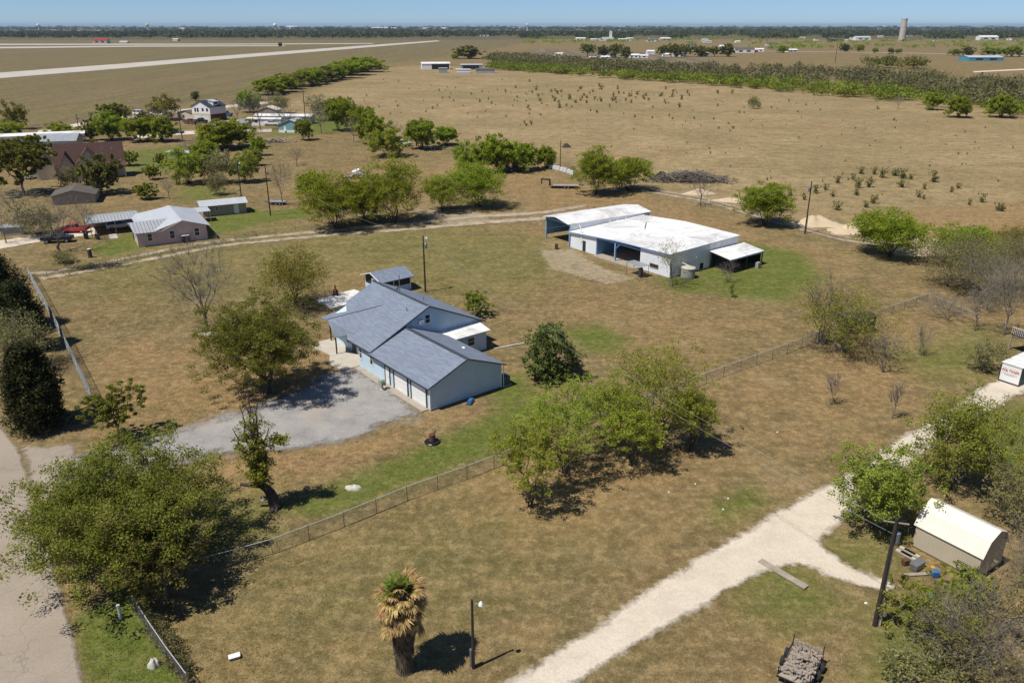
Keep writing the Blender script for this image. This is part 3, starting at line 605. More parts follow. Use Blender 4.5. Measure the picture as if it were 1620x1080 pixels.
d = MB().box(-.05, 0, 19.9, 20.7, .1, 1.95).obj('door', M['screen'], W); MB().box(-.08, -.05, 20, 20.6, 1.1, 1.8).obj('pane', M['glass'], d)
MB().box(-.12, 0, 20.85, 21.1, 1.6, 3.6).obj('downpipe', M['white'], W)
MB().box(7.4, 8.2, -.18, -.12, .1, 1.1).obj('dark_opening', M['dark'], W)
for x in (9.4, 11., 12.6, 14.2): MB().box(x, x+.1, -.2, -.12, 3.0, 4.0).obj('wall_rib', M['white'], W)
MB().bar((6.2,-.2,2.3), (5.6,-.7,2.6), .06).obj('wall_lamp', M['white'], W)
MB().box(-.9, -.1, 6.7, 17., -.1, .12).obj('bay_floor', M['apron'], W); MB().box(.0, 9.5, 6.6, 17.1, -.1, .08).obj('bay_floor', M['apron'], W)
# lean-to on its right side
L = thing('lean_to_shed', 'white roofed open lean-to on the right side of the workshop', 'lean-to', WL(9.6, -.15)+(0,), WA)
MB().slab([(-.2,-4.6,2.4),(9.0,-4.4,2.4),(9.0,-.1,3.0),(-.2,-.1,3.0)], .1).obj('roof', M['whiteroof'], L)
for x, y in ((.1, -4.3), (4.4, -4.3), (8.8, -4.2), (8.8, -.3)): MB().box(x-.07, x+.07, y-.07, y+.07, 0, 2.3).obj('post', M['navy'], L)
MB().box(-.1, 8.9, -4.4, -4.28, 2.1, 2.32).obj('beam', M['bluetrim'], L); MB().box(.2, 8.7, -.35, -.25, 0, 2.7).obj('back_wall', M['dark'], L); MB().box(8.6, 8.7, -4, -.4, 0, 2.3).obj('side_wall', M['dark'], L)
MB().box(1.2, 1.3, -2.8, -.4, 0, 2.3).obj('partition', M['screen'], L); MB().box(3, 4.4, -1.8, -.6, 0, 1.1).obj('work_bench', M['wood'], L)
# tall open shed on its left side
K_ = thing('tall_open_shed', 'tall white roofed open shed with blue inside left of the workshop', 'shed', WL(0, 24.3)+(0,), WA-math.radians(5))
MB().slab([(-.5,-.2,4.3),(19.6,-.2,4.3),(19.6,3.95,4.95),(-.5,3.95,4.95)], .1).obj('roof_slope', M['whiteroof'], K_); MB().slab([(-.5,3.95,4.95),(19.6,3.95,4.95),(19.6,8.0,4.3),(-.5,8.0,4.3)], .1).obj('roof_slope', M['whiteroof'], K_)
MB().box(.1, 19.3, -.05, .05, 2.4, 4.18).obj('side_panel', M['whitemetal'], K_); MB().box(.1, 19.3, 7.6, 7.7, .8, 4.18).obj('side_panel', M['blue'], K_)
MB().box(19.2, 19.3, .1, 7.6, 0, 4.2).obj('back_wall', M['blueside'], K_)
MB().hexa([(-.06,0,4.0),(.0,0,4.0),(.0,7.7,4.0),(-.06,7.7,4.0),], [(-.06,0,4.2),(.0,0,4.2),(.0,7.7,4.2),(-.06,7.7,4.2)]).obj('front_beam', M['bluetrim'], K_)
for x in (.1, 6.5, 12.9): 
    for y in (.1, 7.55): MB().box(x-.11, x+.11, y-.11, y+.11, 0, 4.15).obj('post', M['bluetrim'], K_)
for x in (2.0, 9.0, 11.0, 13., 17.5): MB().bar((x,-.12,4.0), (x-.5,-1.5,3.3+.02*x), .06, 4).obj('brace', M['white'], K_)
# water tank, little shelter, odds and ends by the workshop
tk = thing('water_tank', 'round grey water tank with a tan lid at the workshop corner', 'water tank', WL(2.6, -1.7)+(0,))
MB().lathe([(1.1, 0), (1.12, .05), (1.12, 1.55), (1.1, 1.6)], k=24).obj('shell', M['tank'], tk); MB().lathe([(1.2, 1.6), (1.15, 1.68), (.3, 1.95), (.1, 1.97)], k=24).obj('lid', M['tanktop'], tk); MB().bar((.1,0,1.9), (-.9,.5,2.3), .07).obj('inlet_pipe', M['white'], tk)
sh = thing('tin_shelter', 'little tin roofed stand on thin posts before the workshop', 'shelter', WL(-3.9, 2.5)+(0,), WA)
MB().slab([(0,0,1.95),(1.9,0,1.9),(1.9,3.4,2.0),(0,3.4,2.05)], .05).obj('roof', M['greytin'], sh)
for x in (.1, 1.8):
    for y in (.1, 3.3): MB().bar((x,y,0), (x,y,1.95), .04).obj('post', M['navy'], sh)
MB().box(.3, .9, .4, .9, 0, 1.5).obj('cabinet', M['navy'], sh); MB().box(.9, 1.6, .4, 2, .5, .6).obj('shelf', M['wood'], sh)
tag(MB().box(-.4, .4, -.3, .3, 0, .9).lathe([(.3, .9), (.32, .98)], k=12).obj('cooler_box', M['tank'], None, WL(16.2, -5.3)+(0,), WA), 'pale grey-green box unit on the grass beside the lean-to', 'box')
br = thing('rusty_barrel', 'rusty brown barrel standing on the pale ground before the tall shed', 'barrel', WL(-2.9, 24.6)+(0,))
MB().lathe([(.3, 0), (.31, .3), (.29, .31), (.31, .6), (.29, .61), (.3, .95)], k=14).obj('drum', M['rust'], br); MB().lathe([(.26, .95), (.24, .955)], k=14).obj('ash_fill', M['dark'], br)

# ---- pink house across the track (x along its near gable wall, y towards the back)
PH = thing('pink_house', 'pink stucco house with pale metal roof beyond the dirt track', 'house', (-68.7, 142.7, 0), math.radians(30))
MB().prism([(0, 0), (12.2, 0), (12.2, 2.7), (8.0, 4.0), (3.4, 2.7), (0, 2.5)], 'y', 0, 6.5).obj('wall', M['pink'], PH); MB().prism([(1.0, 0), (12.2, 0), (12.2, 2.7), (8.0, 4.0), (1.0, 2.6)], 'y', 6.5, 16).obj('wall', M['pink'], PH)
MB().slab([(8.0,-.5,4.25),(12.9,-.5,2.75),(12.9,16.5,2.75),(8.0,14.0,4.25)], .12).obj('roof_slope', M['tinroofx'], PH)
MB().slab([(2.9,-.4,2.7),(8.0,-.5,4.25),(8.0,14,4.25),(.6,16.5,2.75),(.6,5,2.75),(2.9,5,2.95)], .12).obj('roof_slope', M['tinroofx'], PH)
MB().slab([(-.4,-.5,2.65),(4.2,-.5,2.65),(6.6,4.4,3.9),(-.8,4.4,3.75)], .1).obj('wing_roof_slope', M['wingtin'], PH); MB().slab([(-.8,4.4,3.75),(6.6,4.4,3.9),(2.5,8.8,2.7),(-.8,8.8,2.65)], .1).obj('wing_roof_slope', M['wingtin'], PH)
MB().slab([(.6,16.5,2.75),(8,14,4.25),(12.9,16.5,2.75)], .1).obj('roof_hip', M['tinroof'], PH)
MB().poly([(0,0.02,2.5),(0,8.3,2.5),(0,4.4,3.6)]).obj('gable', M['pink'], PH)
for x0, x1, z0, z1 in ((1.75, 2.5, .95, 2.3), (5.6, 6.4, .95, 2.35), (10.0, 10.8, .95, 2.35)): window(PH, M['white'], x0, x1, z0, z1, 0, -1, 'x')
window(PH, M['white'], 2.2, 3.1, .9, 2.0, 0, -1, 'y'); MB().box(-.1, 0, 6.2, 7.6, 0, 2.2).obj('porch_opening', M['navy'], PH)
fb = MB().bar((4.2,-.52,2.6), (8,-.52,4.2), .06, 4); fb.bar((8,-.52,4.2), (12.9,-.52,2.7), .06, 4); fb.obj('fascia', M['white'], PH)
ac = thing('heat_pump', 'dark wall heat pump at the foot of the pink gable wall', 'air conditioner', (-68.7+8.2*math.cos(.5236)+.5*.45, 142.7+8.2*math.sin(.5236)-.45, 0), math.radians(30))
MB().box(-.6, .6, -.35, .35, .1, 1.3).obj('case', M['navy'], ac); MB().box(-.65, .65, -.4, .4, 1.3, 1.38).obj('top', M['white'], ac)
PHL = lambda x, y: (-68.7+x*math.cos(.5236)-y*.5, 142.7+x*.5+y*math.cos(.5236))
CPT = thing('carport', 'long metal roofed carport on the left of the pink house', 'carport', PHL(-7, 13.2)+(0,), math.radians(30))
MB().slab([(-.4,0,2.5),(9.2,0,2.7),(9.2,4,3.1),(-.4,4,3.0)], .1).obj('roof_slope', M['wingtin'], CPT); MB().slab([(-.4,4,3.0),(9.2,4,3.1),(9.2,8.2,2.6),(-.4,8.2,2.5)], .1).obj('roof_slope', M['wingtin'], CPT)
for x in (0.2, 4.5, 8.8):
    for y in (.3, 7.9): MB().box(x-.07, x+.07, y-.07, y+.07, 0, 2.4).obj('post', M['wood'], CPT)
MB().box(-.3, 9, 8., 8.1, 0, 1.8).obj('back_wall', M['greystucco'], CPT)
# shed right of the pink house
SD = thing('grey_shed', 'long grey shed with pale tin roof right of the pink house', 'shed', PHL(15, 20.1)+(0,), math.radians(28))
MB().prism([(0, 0), (5., 0), (5., 2.3), (2.2, 2.9), (0, 2.25)], 'x', 0, 9).obj('wall', M['greystucco'], SD)
MB().slab([(-.6,-.5,2.3),(9.4,-.5,2.3),(9.4,2.2,3.1),(-.6,2.2,3.1)], .08).obj('roof_slope', M['tinroof'], SD); MB().slab([(-.6,2.2,3.1),(9.4,2.2,3.1),(9.4,5.5,2.3),(-.6,5.5,2.3)], .08).obj('roof_slope', M['tinroof'], SD)
MB().box(6.4, 7.4, -.06, 0, .1, 2.0).obj('door', M['white'], SD); window(SD, M['white'], 2.6, 3.2, 1.2, 1.8, 0, -1, 'x')
AW = thing('tin_awning', 'small tin awning between the pink house and the grey shed', 'awning', PHL(12.4, 15)+(0,), math.radians(30))
MB().slab([(0,0,2.2),(3.4,0,2.2),(3.4,3.6,2.45),(0,3.6,2.45)], .06).obj('roof', M['tinroof'], AW)
for x, y in ((.2, .2), (3.2, .2), (.2, 3.4), (3.2, 3.4)): MB().box(x-.05, x+.05, y-.05, y+.05, 0, 2.15).obj('post', M['white'], AW)
# low weathered house behind the left trees
OH = thing('weathered_house', 'low house with weathered brown-grey roof among the left trees', 'house', G(84, 325)+(0,), math.radians(20)); OH.scale = (.8, .8, .85)
MB().prism([(0, 0), (11, 0), (11, 2.4), (5.5, 3.6), (0, 2.4)], 'y', 0, 11).obj('wall', M['greystucco'], OH)
for q in ([(-.5,-.5,2.35),(5.5,-.5,3.75),(5.5,11.5,3.75),(-.5,11.5,2.35)], [(5.5,-.5,3.75),(11.5,-.5,2.35),(11.5,11.5,2.35),(5.5,11.5,3.75)]): MB().slab(q, .12).obj('roof_slope', M['brownroof'], OH)
# ---- big brown-roofed house at left (x along its near front)
BH = thing('brown_roofed_house', 'large cream house with steep brown shingle gables at left', 'house', G(120, 288)+(0,), math.radians(26)); BH.scale = (.70, .74, 1.12)
def gable_block(par, x0, x1, y0, y1, ze, zr, axis, wall, roof, ov=.5):
    if axis == 'y':   # ridge along y
        xm = (x0+x1)/2; MB().prism([(x0, 0), (x1, 0), (x1, ze), (xm, zr-.15), (x0, ze)], 'y', y0, y1).obj('wall', wall, par)
        s = (zr-ze)/(xm-x0); MB().slab([(x0-ov,y0-ov,ze-s*ov+.1),(xm,y0-ov,zr+.1),(xm,y1+ov,zr+.1),(x0-ov,y1+ov,ze-s*ov+.1)], .14).obj('roof_slope', roof, par); MB().slab([(xm,y0-ov,zr+.1),(x1+ov,y0-ov,ze-s*ov+.1),(x1+ov,y1+ov,ze-s*ov+.1),(xm,y1+ov,zr+.1)], .14).obj('roof_slope', roof, par)
    else:
        ym = (y0+y1)/2; MB().prism([(y0, 0), (y1, 0), (y1, ze), (ym, zr-.15), (y0, ze)], 'x', x0, x1).obj('wall', wall, par)
        s = (zr-ze)/(ym-y0); MB().slab([(x0-ov,y0-ov,ze-s*ov+.1),(x1+ov,y0-ov,ze-s*ov+.1),(x1+ov,ym,zr+.1),(x0-ov,ym,zr+.1)], .14).obj('roof_slope', roof, par); MB().slab([(x0-ov,ym,zr+.1),(x1+ov,ym,zr+.1),(x1+ov,y1+ov,ze-s*ov+.1),(x0-ov,y1+ov,ze-s*ov+.1)], .14).obj('roof_slope', roof, par)
gable_block(BH, 0, 11, 0, 8, 2.9, 7.3, 'y', M['cream'], M['brownshingle']); gable_block(BH, -6, 17.5, 6, 15, 2.9, 7.8, 'x', M['cream'], M['brownshingle'])
gable_block(BH, -5, 1, 2, 9, 2.8, 6.4, 'y', M['cream'], M['brownshingle']); gable_block(BH, -13, -5, 9, 17, 2.8, 5.6, 'y', M['cream'], M['brownshingle'])
for x, y in ((17.2, 3.6), (13, 3.6)): MB().box(x-.2, x+.2, y-.2, y+.2, 0, 2.9).obj('porch_column', M['cream'], BH)
MB().slab([(11.2,3.0,2.8),(18,3.0,2.8),(18,6.4,3.6),(11.2,6.4,3.6)], .14).obj('porch_roof', M['brownshingle'], BH)
window(BH, M['cream'], 2.5, 3.6, .9, 2.3, 0, -1, 'x'); window(BH, M['cream'], 7, 8.1, .9, 2.3, 0, -1, 'x')
# ---- generic further buildings
def far_house(name, label, cat, u, v, rot, w, d, ze, zr, wall, roof, axis='x', parts=(), group=None):
    o = thing(name, label, cat, G(u, v)+(0,), math.radians(rot), group)
    gable_block(o, -w/2, w/2, 0, d, ze, zr, axis, wall, roof, .35)
    for kind, x0, x1, z0, z1, mt in parts: MB().box(x0, x1, -.07, 0, z0, z1).obj(kind, mt, o)
    return o
o = far_house('two_storey_house', 'white two-storey garage house with dark gable roof and dormer', 'house', 320, 192, -24, 10, 9.5, 6.0, 8.3, M['white'], M['navy'], 'y',
    [('garage_door', -4.2, -.4, 0, 2.6, M['paleconcrete']), ('garage_door', .4, 4.2, 0, 2.6, M['paleconcrete']), ('window', -3.5, -2.6, 3.8, 5.4, M['glass']), ('window', -2.1, -1.2, 3.8, 5.4, M['glass']), ('window', .6, 1.6, 4.2, 5.4, M['glass']), ('window', 3, 4, 4.2, 5.4, M['glass'])])
MB().box(-5.03, 5.03, -.1, -.02, 2.6, 3.3).box(-5.03, -4.3, -.1, -.02, 0, 2.6).box(4.3, 5.03, -.1, -.02, 0, 2.6).box(-.35, .35, -.1, -.02, 0, 2.6).obj('cream_trim', M['cream'], o)
MB().box(5.0, 5.06, .1, 9.3, 0, 2.9).obj('brick_base', M['brick'], o); MB().hexa([(1.6,3,6.2),(4.4,3,6.2),(4.4,6,6.2),(1.6,6,6.2)], [(1.6,3,8.4),(4.4,3,7.9),(4.4,6,7.9),(1.6,6,8.4)]).obj('dormer', M['white'], o); MB().slab([(1.2,2.7,8.6),(4.8,2.7,8.0),(4.8,6.3,8.0),(1.2,6.3,8.6)], .12).obj('dormer_roof', M['tinroof'], o); MB().box(4.4, 4.46, 3.5, 5.5, 6.8, 7.7).obj('window', M['glass'], o)
far_house('cream_annexe', 'low cream annexe left of the white two-storey house', 'house', 294, 190, -24, 9, 7, 2.8, 4.0, M['cream'], M['brownroof'], 'y', [('window', -1.5, -.5, 1, 2, M['glass'])])
o = far_house('teal_cottage', 'little teal cottage with white tin roof before the long trailer', 'house', 460, 210, -8, 9.5, 8, 2.9, 4.8, M['teal'], M['tinroof'], 'y', [('skirting', -4.75, 4.75, 0, .9, M['white']), ('door', -2.6, -1.7, .3, 2.2, M['white'])])
MB().box(-2.5, -1.8, -1.2, -.1, 0, .8).obj('step', M['white'], o)
o = far_house('mobile_home', 'long white and grey trailer home behind the teal cottage', 'mobile home', 448, 196, -6, 24, 5, 3.1, 3.7, M['silver'], M['whiteroof'], 'x', [('window', -9, -7.5, 1.2, 2.2, M['glass']), ('window', 2, 3.4, 1.2, 2.2, M['glass']), ('stripe', -12, 12, 2.4, 2.9, M['white'])])
far_house('white_trailer', 'white trailer parked in front of the long trailer home', 'trailer', 418, 199, -6, 14, 3, 2.7, 3.0, M['white'], M['whiteroof'], 'x', [('window', -4, -2.6, 1.3, 2.1, M['glass'])])
far_house('tan_roof_shed', 'shed with pale brown sloping roof behind the long trailer', 'shed', 424, 186, -6, 8, 6, 3.2, 4.6, M['greystucco'], M['creamroof'], 'y')
far_house('blue_grey_shed', 'low shed with blue-grey tin roof below the two-storey house', 'shed', 337, 208, -38, 7, 15, 2.4, 3.5, M['greytin'], M['greytin'], 'y')
far_house('long_white_trailer', 'long white trailer with dark blue skirting at far left', 'mobile home', 66, 228, 22, 27, 5, 3.0, 3.6, M['carwhite'], M['whiteroof'], 'x', [('window', -8, -7, 1.2, 2.1, M['glass']), ('window', 1, 2, 1.2, 2.1, M['glass']), ('skirting', -13.5, 13.5, 0, .9, M['navy'])])
far_house('grey_roofed_house', 'house with pale grey roof just behind the brown-roofed house', 'house', 88, 237, 12, 13, 9, 2.8, 4.6, M['silver'], M['greytin'], 'x')
o = thing('tin_stock_shelter', 'low open shelter with pale tin roof in the yard right of the brown-roofed house', 'shelter', G(262, 254)+(0,), math.radians(-8))
MB().slab([(0,0,2.6),(14,0,2.3),(14,5,2.1),(0,5,2.5)], .1).obj('roof', M['tinroof'], o); MB().box(.2, 13.8, 4.6, 4.8, 0, 2.1).obj('back_wall', M['tealtrim'], o)
for x in (.3, 4.5, 9, 13.5): MB().box(x-.1, x+.1, .1, .3, 0, 2.3).obj('post', M['navy'], o)
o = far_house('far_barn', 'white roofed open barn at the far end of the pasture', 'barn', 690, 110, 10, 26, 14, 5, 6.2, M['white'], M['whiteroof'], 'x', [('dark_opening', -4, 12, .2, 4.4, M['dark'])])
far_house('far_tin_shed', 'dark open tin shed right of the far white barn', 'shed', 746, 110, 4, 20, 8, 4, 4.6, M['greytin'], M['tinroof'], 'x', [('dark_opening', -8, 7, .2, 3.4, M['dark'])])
far_house('far_white_box', 'small white container before the far tin shed', 'container', 733, 116, 2, 12, 4, 3, 3.3, M['white'], M['whiteroof'], 'x', [('stripe', -6, 6, 0, .5, M['bluetrim'])])
far_house('far_grey_box', 'small grey box shed right of the far white barn', 'shed', 701, 116, 2, 7, 4, 4, 4.4, M['silver'], M['greytin'], 'x')
far_house('far_dark_shed', 'low dark shed at the right end of the far sheds', 'shed', 768, 116, 4, 16, 5, 3.2, 3.8, M['greytin'], M['brownroof'], 'x')
# ---- tan gambrel barn at the right
TB = thing('garden_barn', 'tan metal garden barn with cream gambrel roof at right', 'barn', (31.4, 52.2, 0), math.radians(-55.9))
ga = [(0, .12), (3.5, .12), (3.5, 2.18), (2.95, 3.12), (1.75, 3.65), (.55, 3.12), (0, 2.18)]
MB().prism(ga, 'x', 0, 5.0).obj('wall', M['tan'], TB)
for (y0, z0), (y1, z1) in (((-.12, 2.0), (.55, 3.18)), ((.55, 3.18), (1.75, 3.73)), ((1.75, 3.73), (2.95, 3.18)), ((2.95, 3.18), (3.62, 2.0))): MB().slab([(-.15,y0,z0),(5.15,y0,z0),(5.15,y1,z1),(-.15,y1,z1)], .05).obj('roof_panel', M['creamroof'], TB)
MB().box(.05, 4.95, .05, 3.45, 0, .12).obj('skid', M['wood'], TB)
lad = MB()
for x0, x1, z in ((3.5, 5.0, .35), (3.5, 5.0, .95)): lad.bar((x0,-.12,z), (x1,-.12,z), .03, 4)
for x in (3.5, 5.0): lad.bar((x,-.12,.35), (x,-.12,.95), .03, 4)
lo_ = lad.obj('metal_rack', M['navy'], None, (31.4, 52.2, 0), math.radians(-55.9)); tag(lo_, 'dark metal frame leaning on the near wall of the garden barn', 'frame')
# ---- storage container with lettering at the right edge
TC = thing('storage_container', 'white storage container with red lettering on the caliche lane', 'container', (55.9, 83.6, 0), math.radians(-55.6))
MB().box(.06, 2.24, .06, 5.4, .2, 2.28).obj('wall', M['white'], TC); MB().box(-.02, 2.32, -.02, 5.48, 2.28, 2.36).obj('roof', M['whiteroof'], TC)
fr = MB()
for x in (0, 2.22):
    for y in (0, 5.38): fr.box(x, x+.09, y, y+.09, 0, 2.27)
fr.box(.09, 2.22, 0, .09, .02, .2); fr.box(.09, 2.22, 5.38, 5.47, .02, .2); fr.box(0, .09, .09, 5.38, .02, .2); fr.box(2.22, 2.31, .09, 5.38, .02, .2); fr.obj('frame', M['black'], TC)
MB().box(2.24, 2.262, .2, 5.3, .25, 2.2).obj('side_panel', M['green'], TC)
def text(s, size, x, z, mat, par, y=.05, name='lettering', shear=0):
    cu = bpy.data.curves.new(name, 'FONT'); cu.body = s; cu.size = size; cu.extrude = .004; cu.shear = shear; cu.offset = size*.025
    tmp = bpy.data.objects.new(name, cu); C.objects.link(tmp); bpy.context.view_layer.update()
    m = bpy.data.meshes.new_from_object(tmp); bpy.data.objects.remove(tmp)
    o = mobj(name, m, mat, par); o.location = (x, y, z); o.rotation_euler = (math.pi/2, 0, 0); return o
text('TIGER', .42, .88, 1.40, M['textred'], TC, shear=.15)
lg = MB(); 
for i, (x0, zt) in enumerate(((.16, 1.72), (.34, 1.78), (.52, 1.70))): lg.hexa([(x0-.02,.044,1.40),(x0+.10,.044,1.40),(x0+.22,.044,zt),(x0+.16,.044,zt)], [(x0-.02,.056,1.40),(x0+.10,.056,1.40),(x0+.22,.056,zt),(x0+.16,.056,zt)])
lg.obj('emblem', M['textred'], TC); MB().hexa([(.55,.044,1.38),(.82,.044,1.38),(.84,.044,1.52),(.62,.044,1.56)], [(.55,.056,1.38),(.82,.056,1.38),(.84,.056,1.52),(.62,.056,1.56)]).obj('emblem', M['textgrey'], TC)
for z, n0, x0 in ((1.12, 17, .22), (.97, 11, .52)):      # two lines of print too small to read in the photograph
    rr = random.Random(int(z*100)); mb = MB(); x = x0
    for i in range(n0): wd = rr.uniform(.05, .1); mb.box(x, x+wd, .048, .056, z, z+.06); x += wd+.02
    mb.obj('small_print', M['textgrey'], TC)
# raised deck at the right edge
dk = thing('raised_deck', 'corner of a raised deck with pale railing at the right edge', 'deck', G(1628, 566)+(0,), math.radians(20))
MB().box(0, 3, 0, 3, 2.0, 2.15).obj('floor', M['navy'], dk)
for x, y in ((.1, .1), (2.9, .1), (.1, 2.9), (2.9, 2.9)): MB().box(x-.07, x+.07, y-.07, y+.07, 0, 2.0).obj('post', M['wood'], dk)
MB().box(0, 3, -.05, .02, 3.0, 3.1).box(-.05, .02, 0, 3, 3.0, 3.1).obj('rail', M['cream'], dk)
for i in range(13): MB().box(i*.24, i*.24+.06, -.04, 0, 2.15, 3.0).obj('baluster', M['cream'], dk); MB().box(-.04, 0, i*.24+.03, i*.24+.09, 2.15, 3.0).obj('baluster', M['cream'], dk)
# ------------------------------------------------------------------ trees
def tubes(P0, P1, R0, R1, k=5):
    P0, P1 = np.asarray(P0, float), np.asarray(P1, float); R0, R1 = np.asarray(R0, float), np.asarray(R1, float)
    d = P1-P0; L = np.linalg.norm(d, axis=1, keepdims=True); d = d/np.maximum(L, 1e-6)
    ref = np.where(np.abs(d[:, 2:3]) > .9, np.array([[1., 0, 0]]), np.array([[0, 0, 1.]])); a = np.cross(d, ref); a /= np.maximum(np.linalg.norm(a, axis=1, keepdims=True), 1e-6); b = np.cross(d, a)
    th = np.arange(k)*2*np.pi/k; ring = a[:, None, :]*np.cos(th)[None, :, None]+b[:, None, :]*np.sin(th)[None, :, None]
    V = np.concatenate([P0[:, None, :]+ring*R0[:, None, None], P1[:, None, :]+ring*R1[:, None, None]], 1)
    i = np.arange(k); j = (i+1) % k; f = np.stack([i, j, j+k, i+k], 1)
    F = (np.arange(len(P0))*2*k)[:, None, None]+f[None]
    return V.reshape(-1, 3), F.reshape(-1, 4)
def kmeans(P, k, r, it=6):
    k = min(k, len(P)); c = P[r.choice(len(P), k, replace=False)]
    for _ in range(it):
        lab = ((P[:, None]-c[None])**2).sum(2).argmin(1)
        for q in range(k):
            if (lab == q).any(): c[q] = P[lab == q].mean(0)
    return lab
def curve_seg(S, p, q, r0, r1, n, r, wig, droop=0):
    pts = np.linspace(p, q, n+1); L = np.linalg.norm(q-p)
    if n > 1: pts[1:-1] += r.normal(0, wig*L, (n-1, 3))
    tt = np.linspace(0, 1, n+1); pts[:, 2] += np.sin(tt*np.pi)*droop*L; rad = r0+(r1-r0)*tt
    for i in range(n): S.append((pts[i], pts[i+1], rad[i], rad[i+1]))
def skeleton(tips, base, fork, r0, k1, k2, r, wig=.06, stems=1, twig_r=.012):
    """trunk, limbs, branches and twigs that reach the given tips"""
    S = []; T = []
    lab = kmeans(tips, k1, r)
    groups = [np.where(lab == q)[0] for q in range(lab.max()+1)]
    if stems == 1: curve_seg(S, base, fork, r0, r0*.78, 3, r, .04)
    for g in groups:
        if len(g) == 0: continue
        c = tips[g].mean(0); f = len(g)/len(tips); rl = r0*.8*math.sqrt(min(1, f*1.6))
        st = fork if stems == 1 else base+np.r_[r.normal(0, r0*1.2, 2), 0]
        n1 = st+(c-st)*(.55 if stems == 1 else .62)+np.r_[0, 0, .05*np.linalg.norm(c-st)]
        curve_seg(S, st, n1, rl if stems == 1 else rl*1.1, rl*.6, 4, r, wig, .06)
        lab2 = kmeans(tips[g], k2, r)
        for q in range(lab2.max()+1):
            gg = g[lab2 == q]
            if len(gg) == 0: continue
            c2 = tips[gg].mean(0); n2 = n1+(c2-n1)*.62; r2 = max(twig_r*1.6, rl*.6*math.sqrt(len(gg)/len(g))*.9)
            curve_seg(S, n1, n2, r2, r2*.6, 3, r, wig, .05)
            for ti in gg: curve_seg(T, n2, tips[ti], max(twig_r, r2*.4), twig_r*.6, 2, r, wig*1.2, .03)
    return S, T
def crown_tips(n, W, H, z0, r, lobes=7, shell=.5, flat=1., spread=.56):
    """tips spread over lumpy lobes inside a crown W wide from z0 to H"""
    R = W/2; hc = (H-z0)/2; out = []
    cs = []
    for i in range(lobes):
        a = 2*math.pi*(i+r.uniform(-.3, .3))/lobes if i else 0; rad = 0 if i == 0 else R*spread*r.uniform(.75, 1.1)
        zc = z0+hc*r.uniform(.7, 1.15) if i else z0+hc*1.2; s = r.uniform(.75, 1.15)
        cs.append((np.array([rad*math.cos(a), rad*math.sin(a), zc]), R*(1-spread)*1.38*s, hc*.85*s*flat))
    for i in range(n):
        c, rr, rz = cs[r.integers(len(cs))]; d = r.normal(size=3); d /= np.linalg.norm(d); q = r.random()**shell
        p = c+d*np.array([rr, rr, rz])*q; p[2] = np.clip(p[2], z0*.75, H); out.append(p)
    o = np.array(out); q = np.percentile(np.hypot(o[:, 0], o[:, 1]), 95); o[:, :2] *= R*.96/q; zt = np.percentile(o[:, 2], 98); o[:, 2] = np.minimum(o[:, 2]*H*.97/zt, H*1.03)
    return o
def leaf_mesh(name, tips, per, sig, size, r, squash=.7, elong=1.6, droop=0., clumpv=.6, dirv=None):
    n = len(tips)*per; c = np.repeat(tips, per, 0); off = np.clip(r.normal(0, 1, (n, 3)), -1.7, 1.7)*sig*np.array([1, 1, squash]); c = c+off; c[:, 2] -= droop*np.abs(off[:, 2])
    c[:, 2] = np.maximum(c[:, 2], .05)
    nm = r.normal(size=(n, 3))*.75+[0, 0, 1.]; w = r.normal(size=(n, 3)); u = np.cross(nm, w); u /= np.linalg.norm(u, axis=1, keepdims=True); v = np.cross(nm, u); v /= np.linalg.norm(v, axis=1, keepdims=True)
    s = size*(.55+.9*r.random((n, 1)))
    V = np.stack([c-u*s*elong*.5, c+v*s*.4, c+u*s*elong*.5, c-v*s*.4], 1).reshape(-1, 3)
    m = fastmesh(name, V, np.arange(len(V)).reshape(-1, 4))
    val = clumpv*np.repeat(r.random(len(tips)), per)+(1-clumpv)*r.random(n)
    vattr(m, 'v', np.repeat(np.clip(val, 0, 1), 4)); return m
TREES = {}
KIND = {
 # mat, bark, z0 frac, tips, leaves per tip, clump sigma (of W), leaf size, lobes, k1,k2, stems, trunk radius (of W)
 'mesquite': dict(mat='mesquite', bark='bark', z0=.14, tips=250, per=46, sig=.036, size=.14, lobes=8, k1=6, k2=6, stems=3, r=.018, squash=.6, elong=2.2),
 'feather':  dict(mat='feather', bark='bark', z0=.26, tips=330, per=34, sig=.030, size=.10, lobes=9, k1=7, k2=7, stems=3, r=.017, squash=.65, elong=2.6),
 'oak':      dict(mat='oak', bark='bark', z0=.24, tips=330, per=84, sig=.021, size=.125, lobes=10, k1=7, k2=8, stems=1, r=.024, squash=.7, elong=1.4),
 'olive':    dict(mat='olive', bark='greybark', z0=.20, tips=230, per=56, sig=.032, size=.16, lobes=8, k1=6, k2=7, stems=1, r=.022, squash=.7, elong=1.5),
 'yellow':   dict(mat='yellow', bark='bark', z0=.20, tips=200, per=30, sig=.042, size=.15, lobes=7, k1=6, k2=6, stems=1, r=.02, squash=.7, elong=1.6),
 'privet':   dict(mat='privet', bark='greybark', z0=.10, tips=280, per=50, sig=.028, size=.13, lobes=9, k1=8, k2=6, stems=4, r=.014, squash=.8, elong=1.3),
 'sparse':   dict(mat='privet', bark='greybark', z0=.28, tips=110, per=10, sig=.05, size=.11, lobes=7, k1=6, k2=6, stems=1, r=.024, squash=.8, elong=1.5),
 'brush':    dict(mat='brushleaf', bark='greybark', z0=.10, tips=300, per=14, sig=.040, size=.12, lobes=9, k1=9, k2=7, stems=5, r=.012, squash=.7, elong=1.8),
 'willow':   dict(mat='yellow', bark='greybark', z0=.12, tips=320, per=34, sig=.036, size=.11, lobes=9, k1=8, k2=7, stems=4, r=.014, squash=.7, elong=2.0),
}
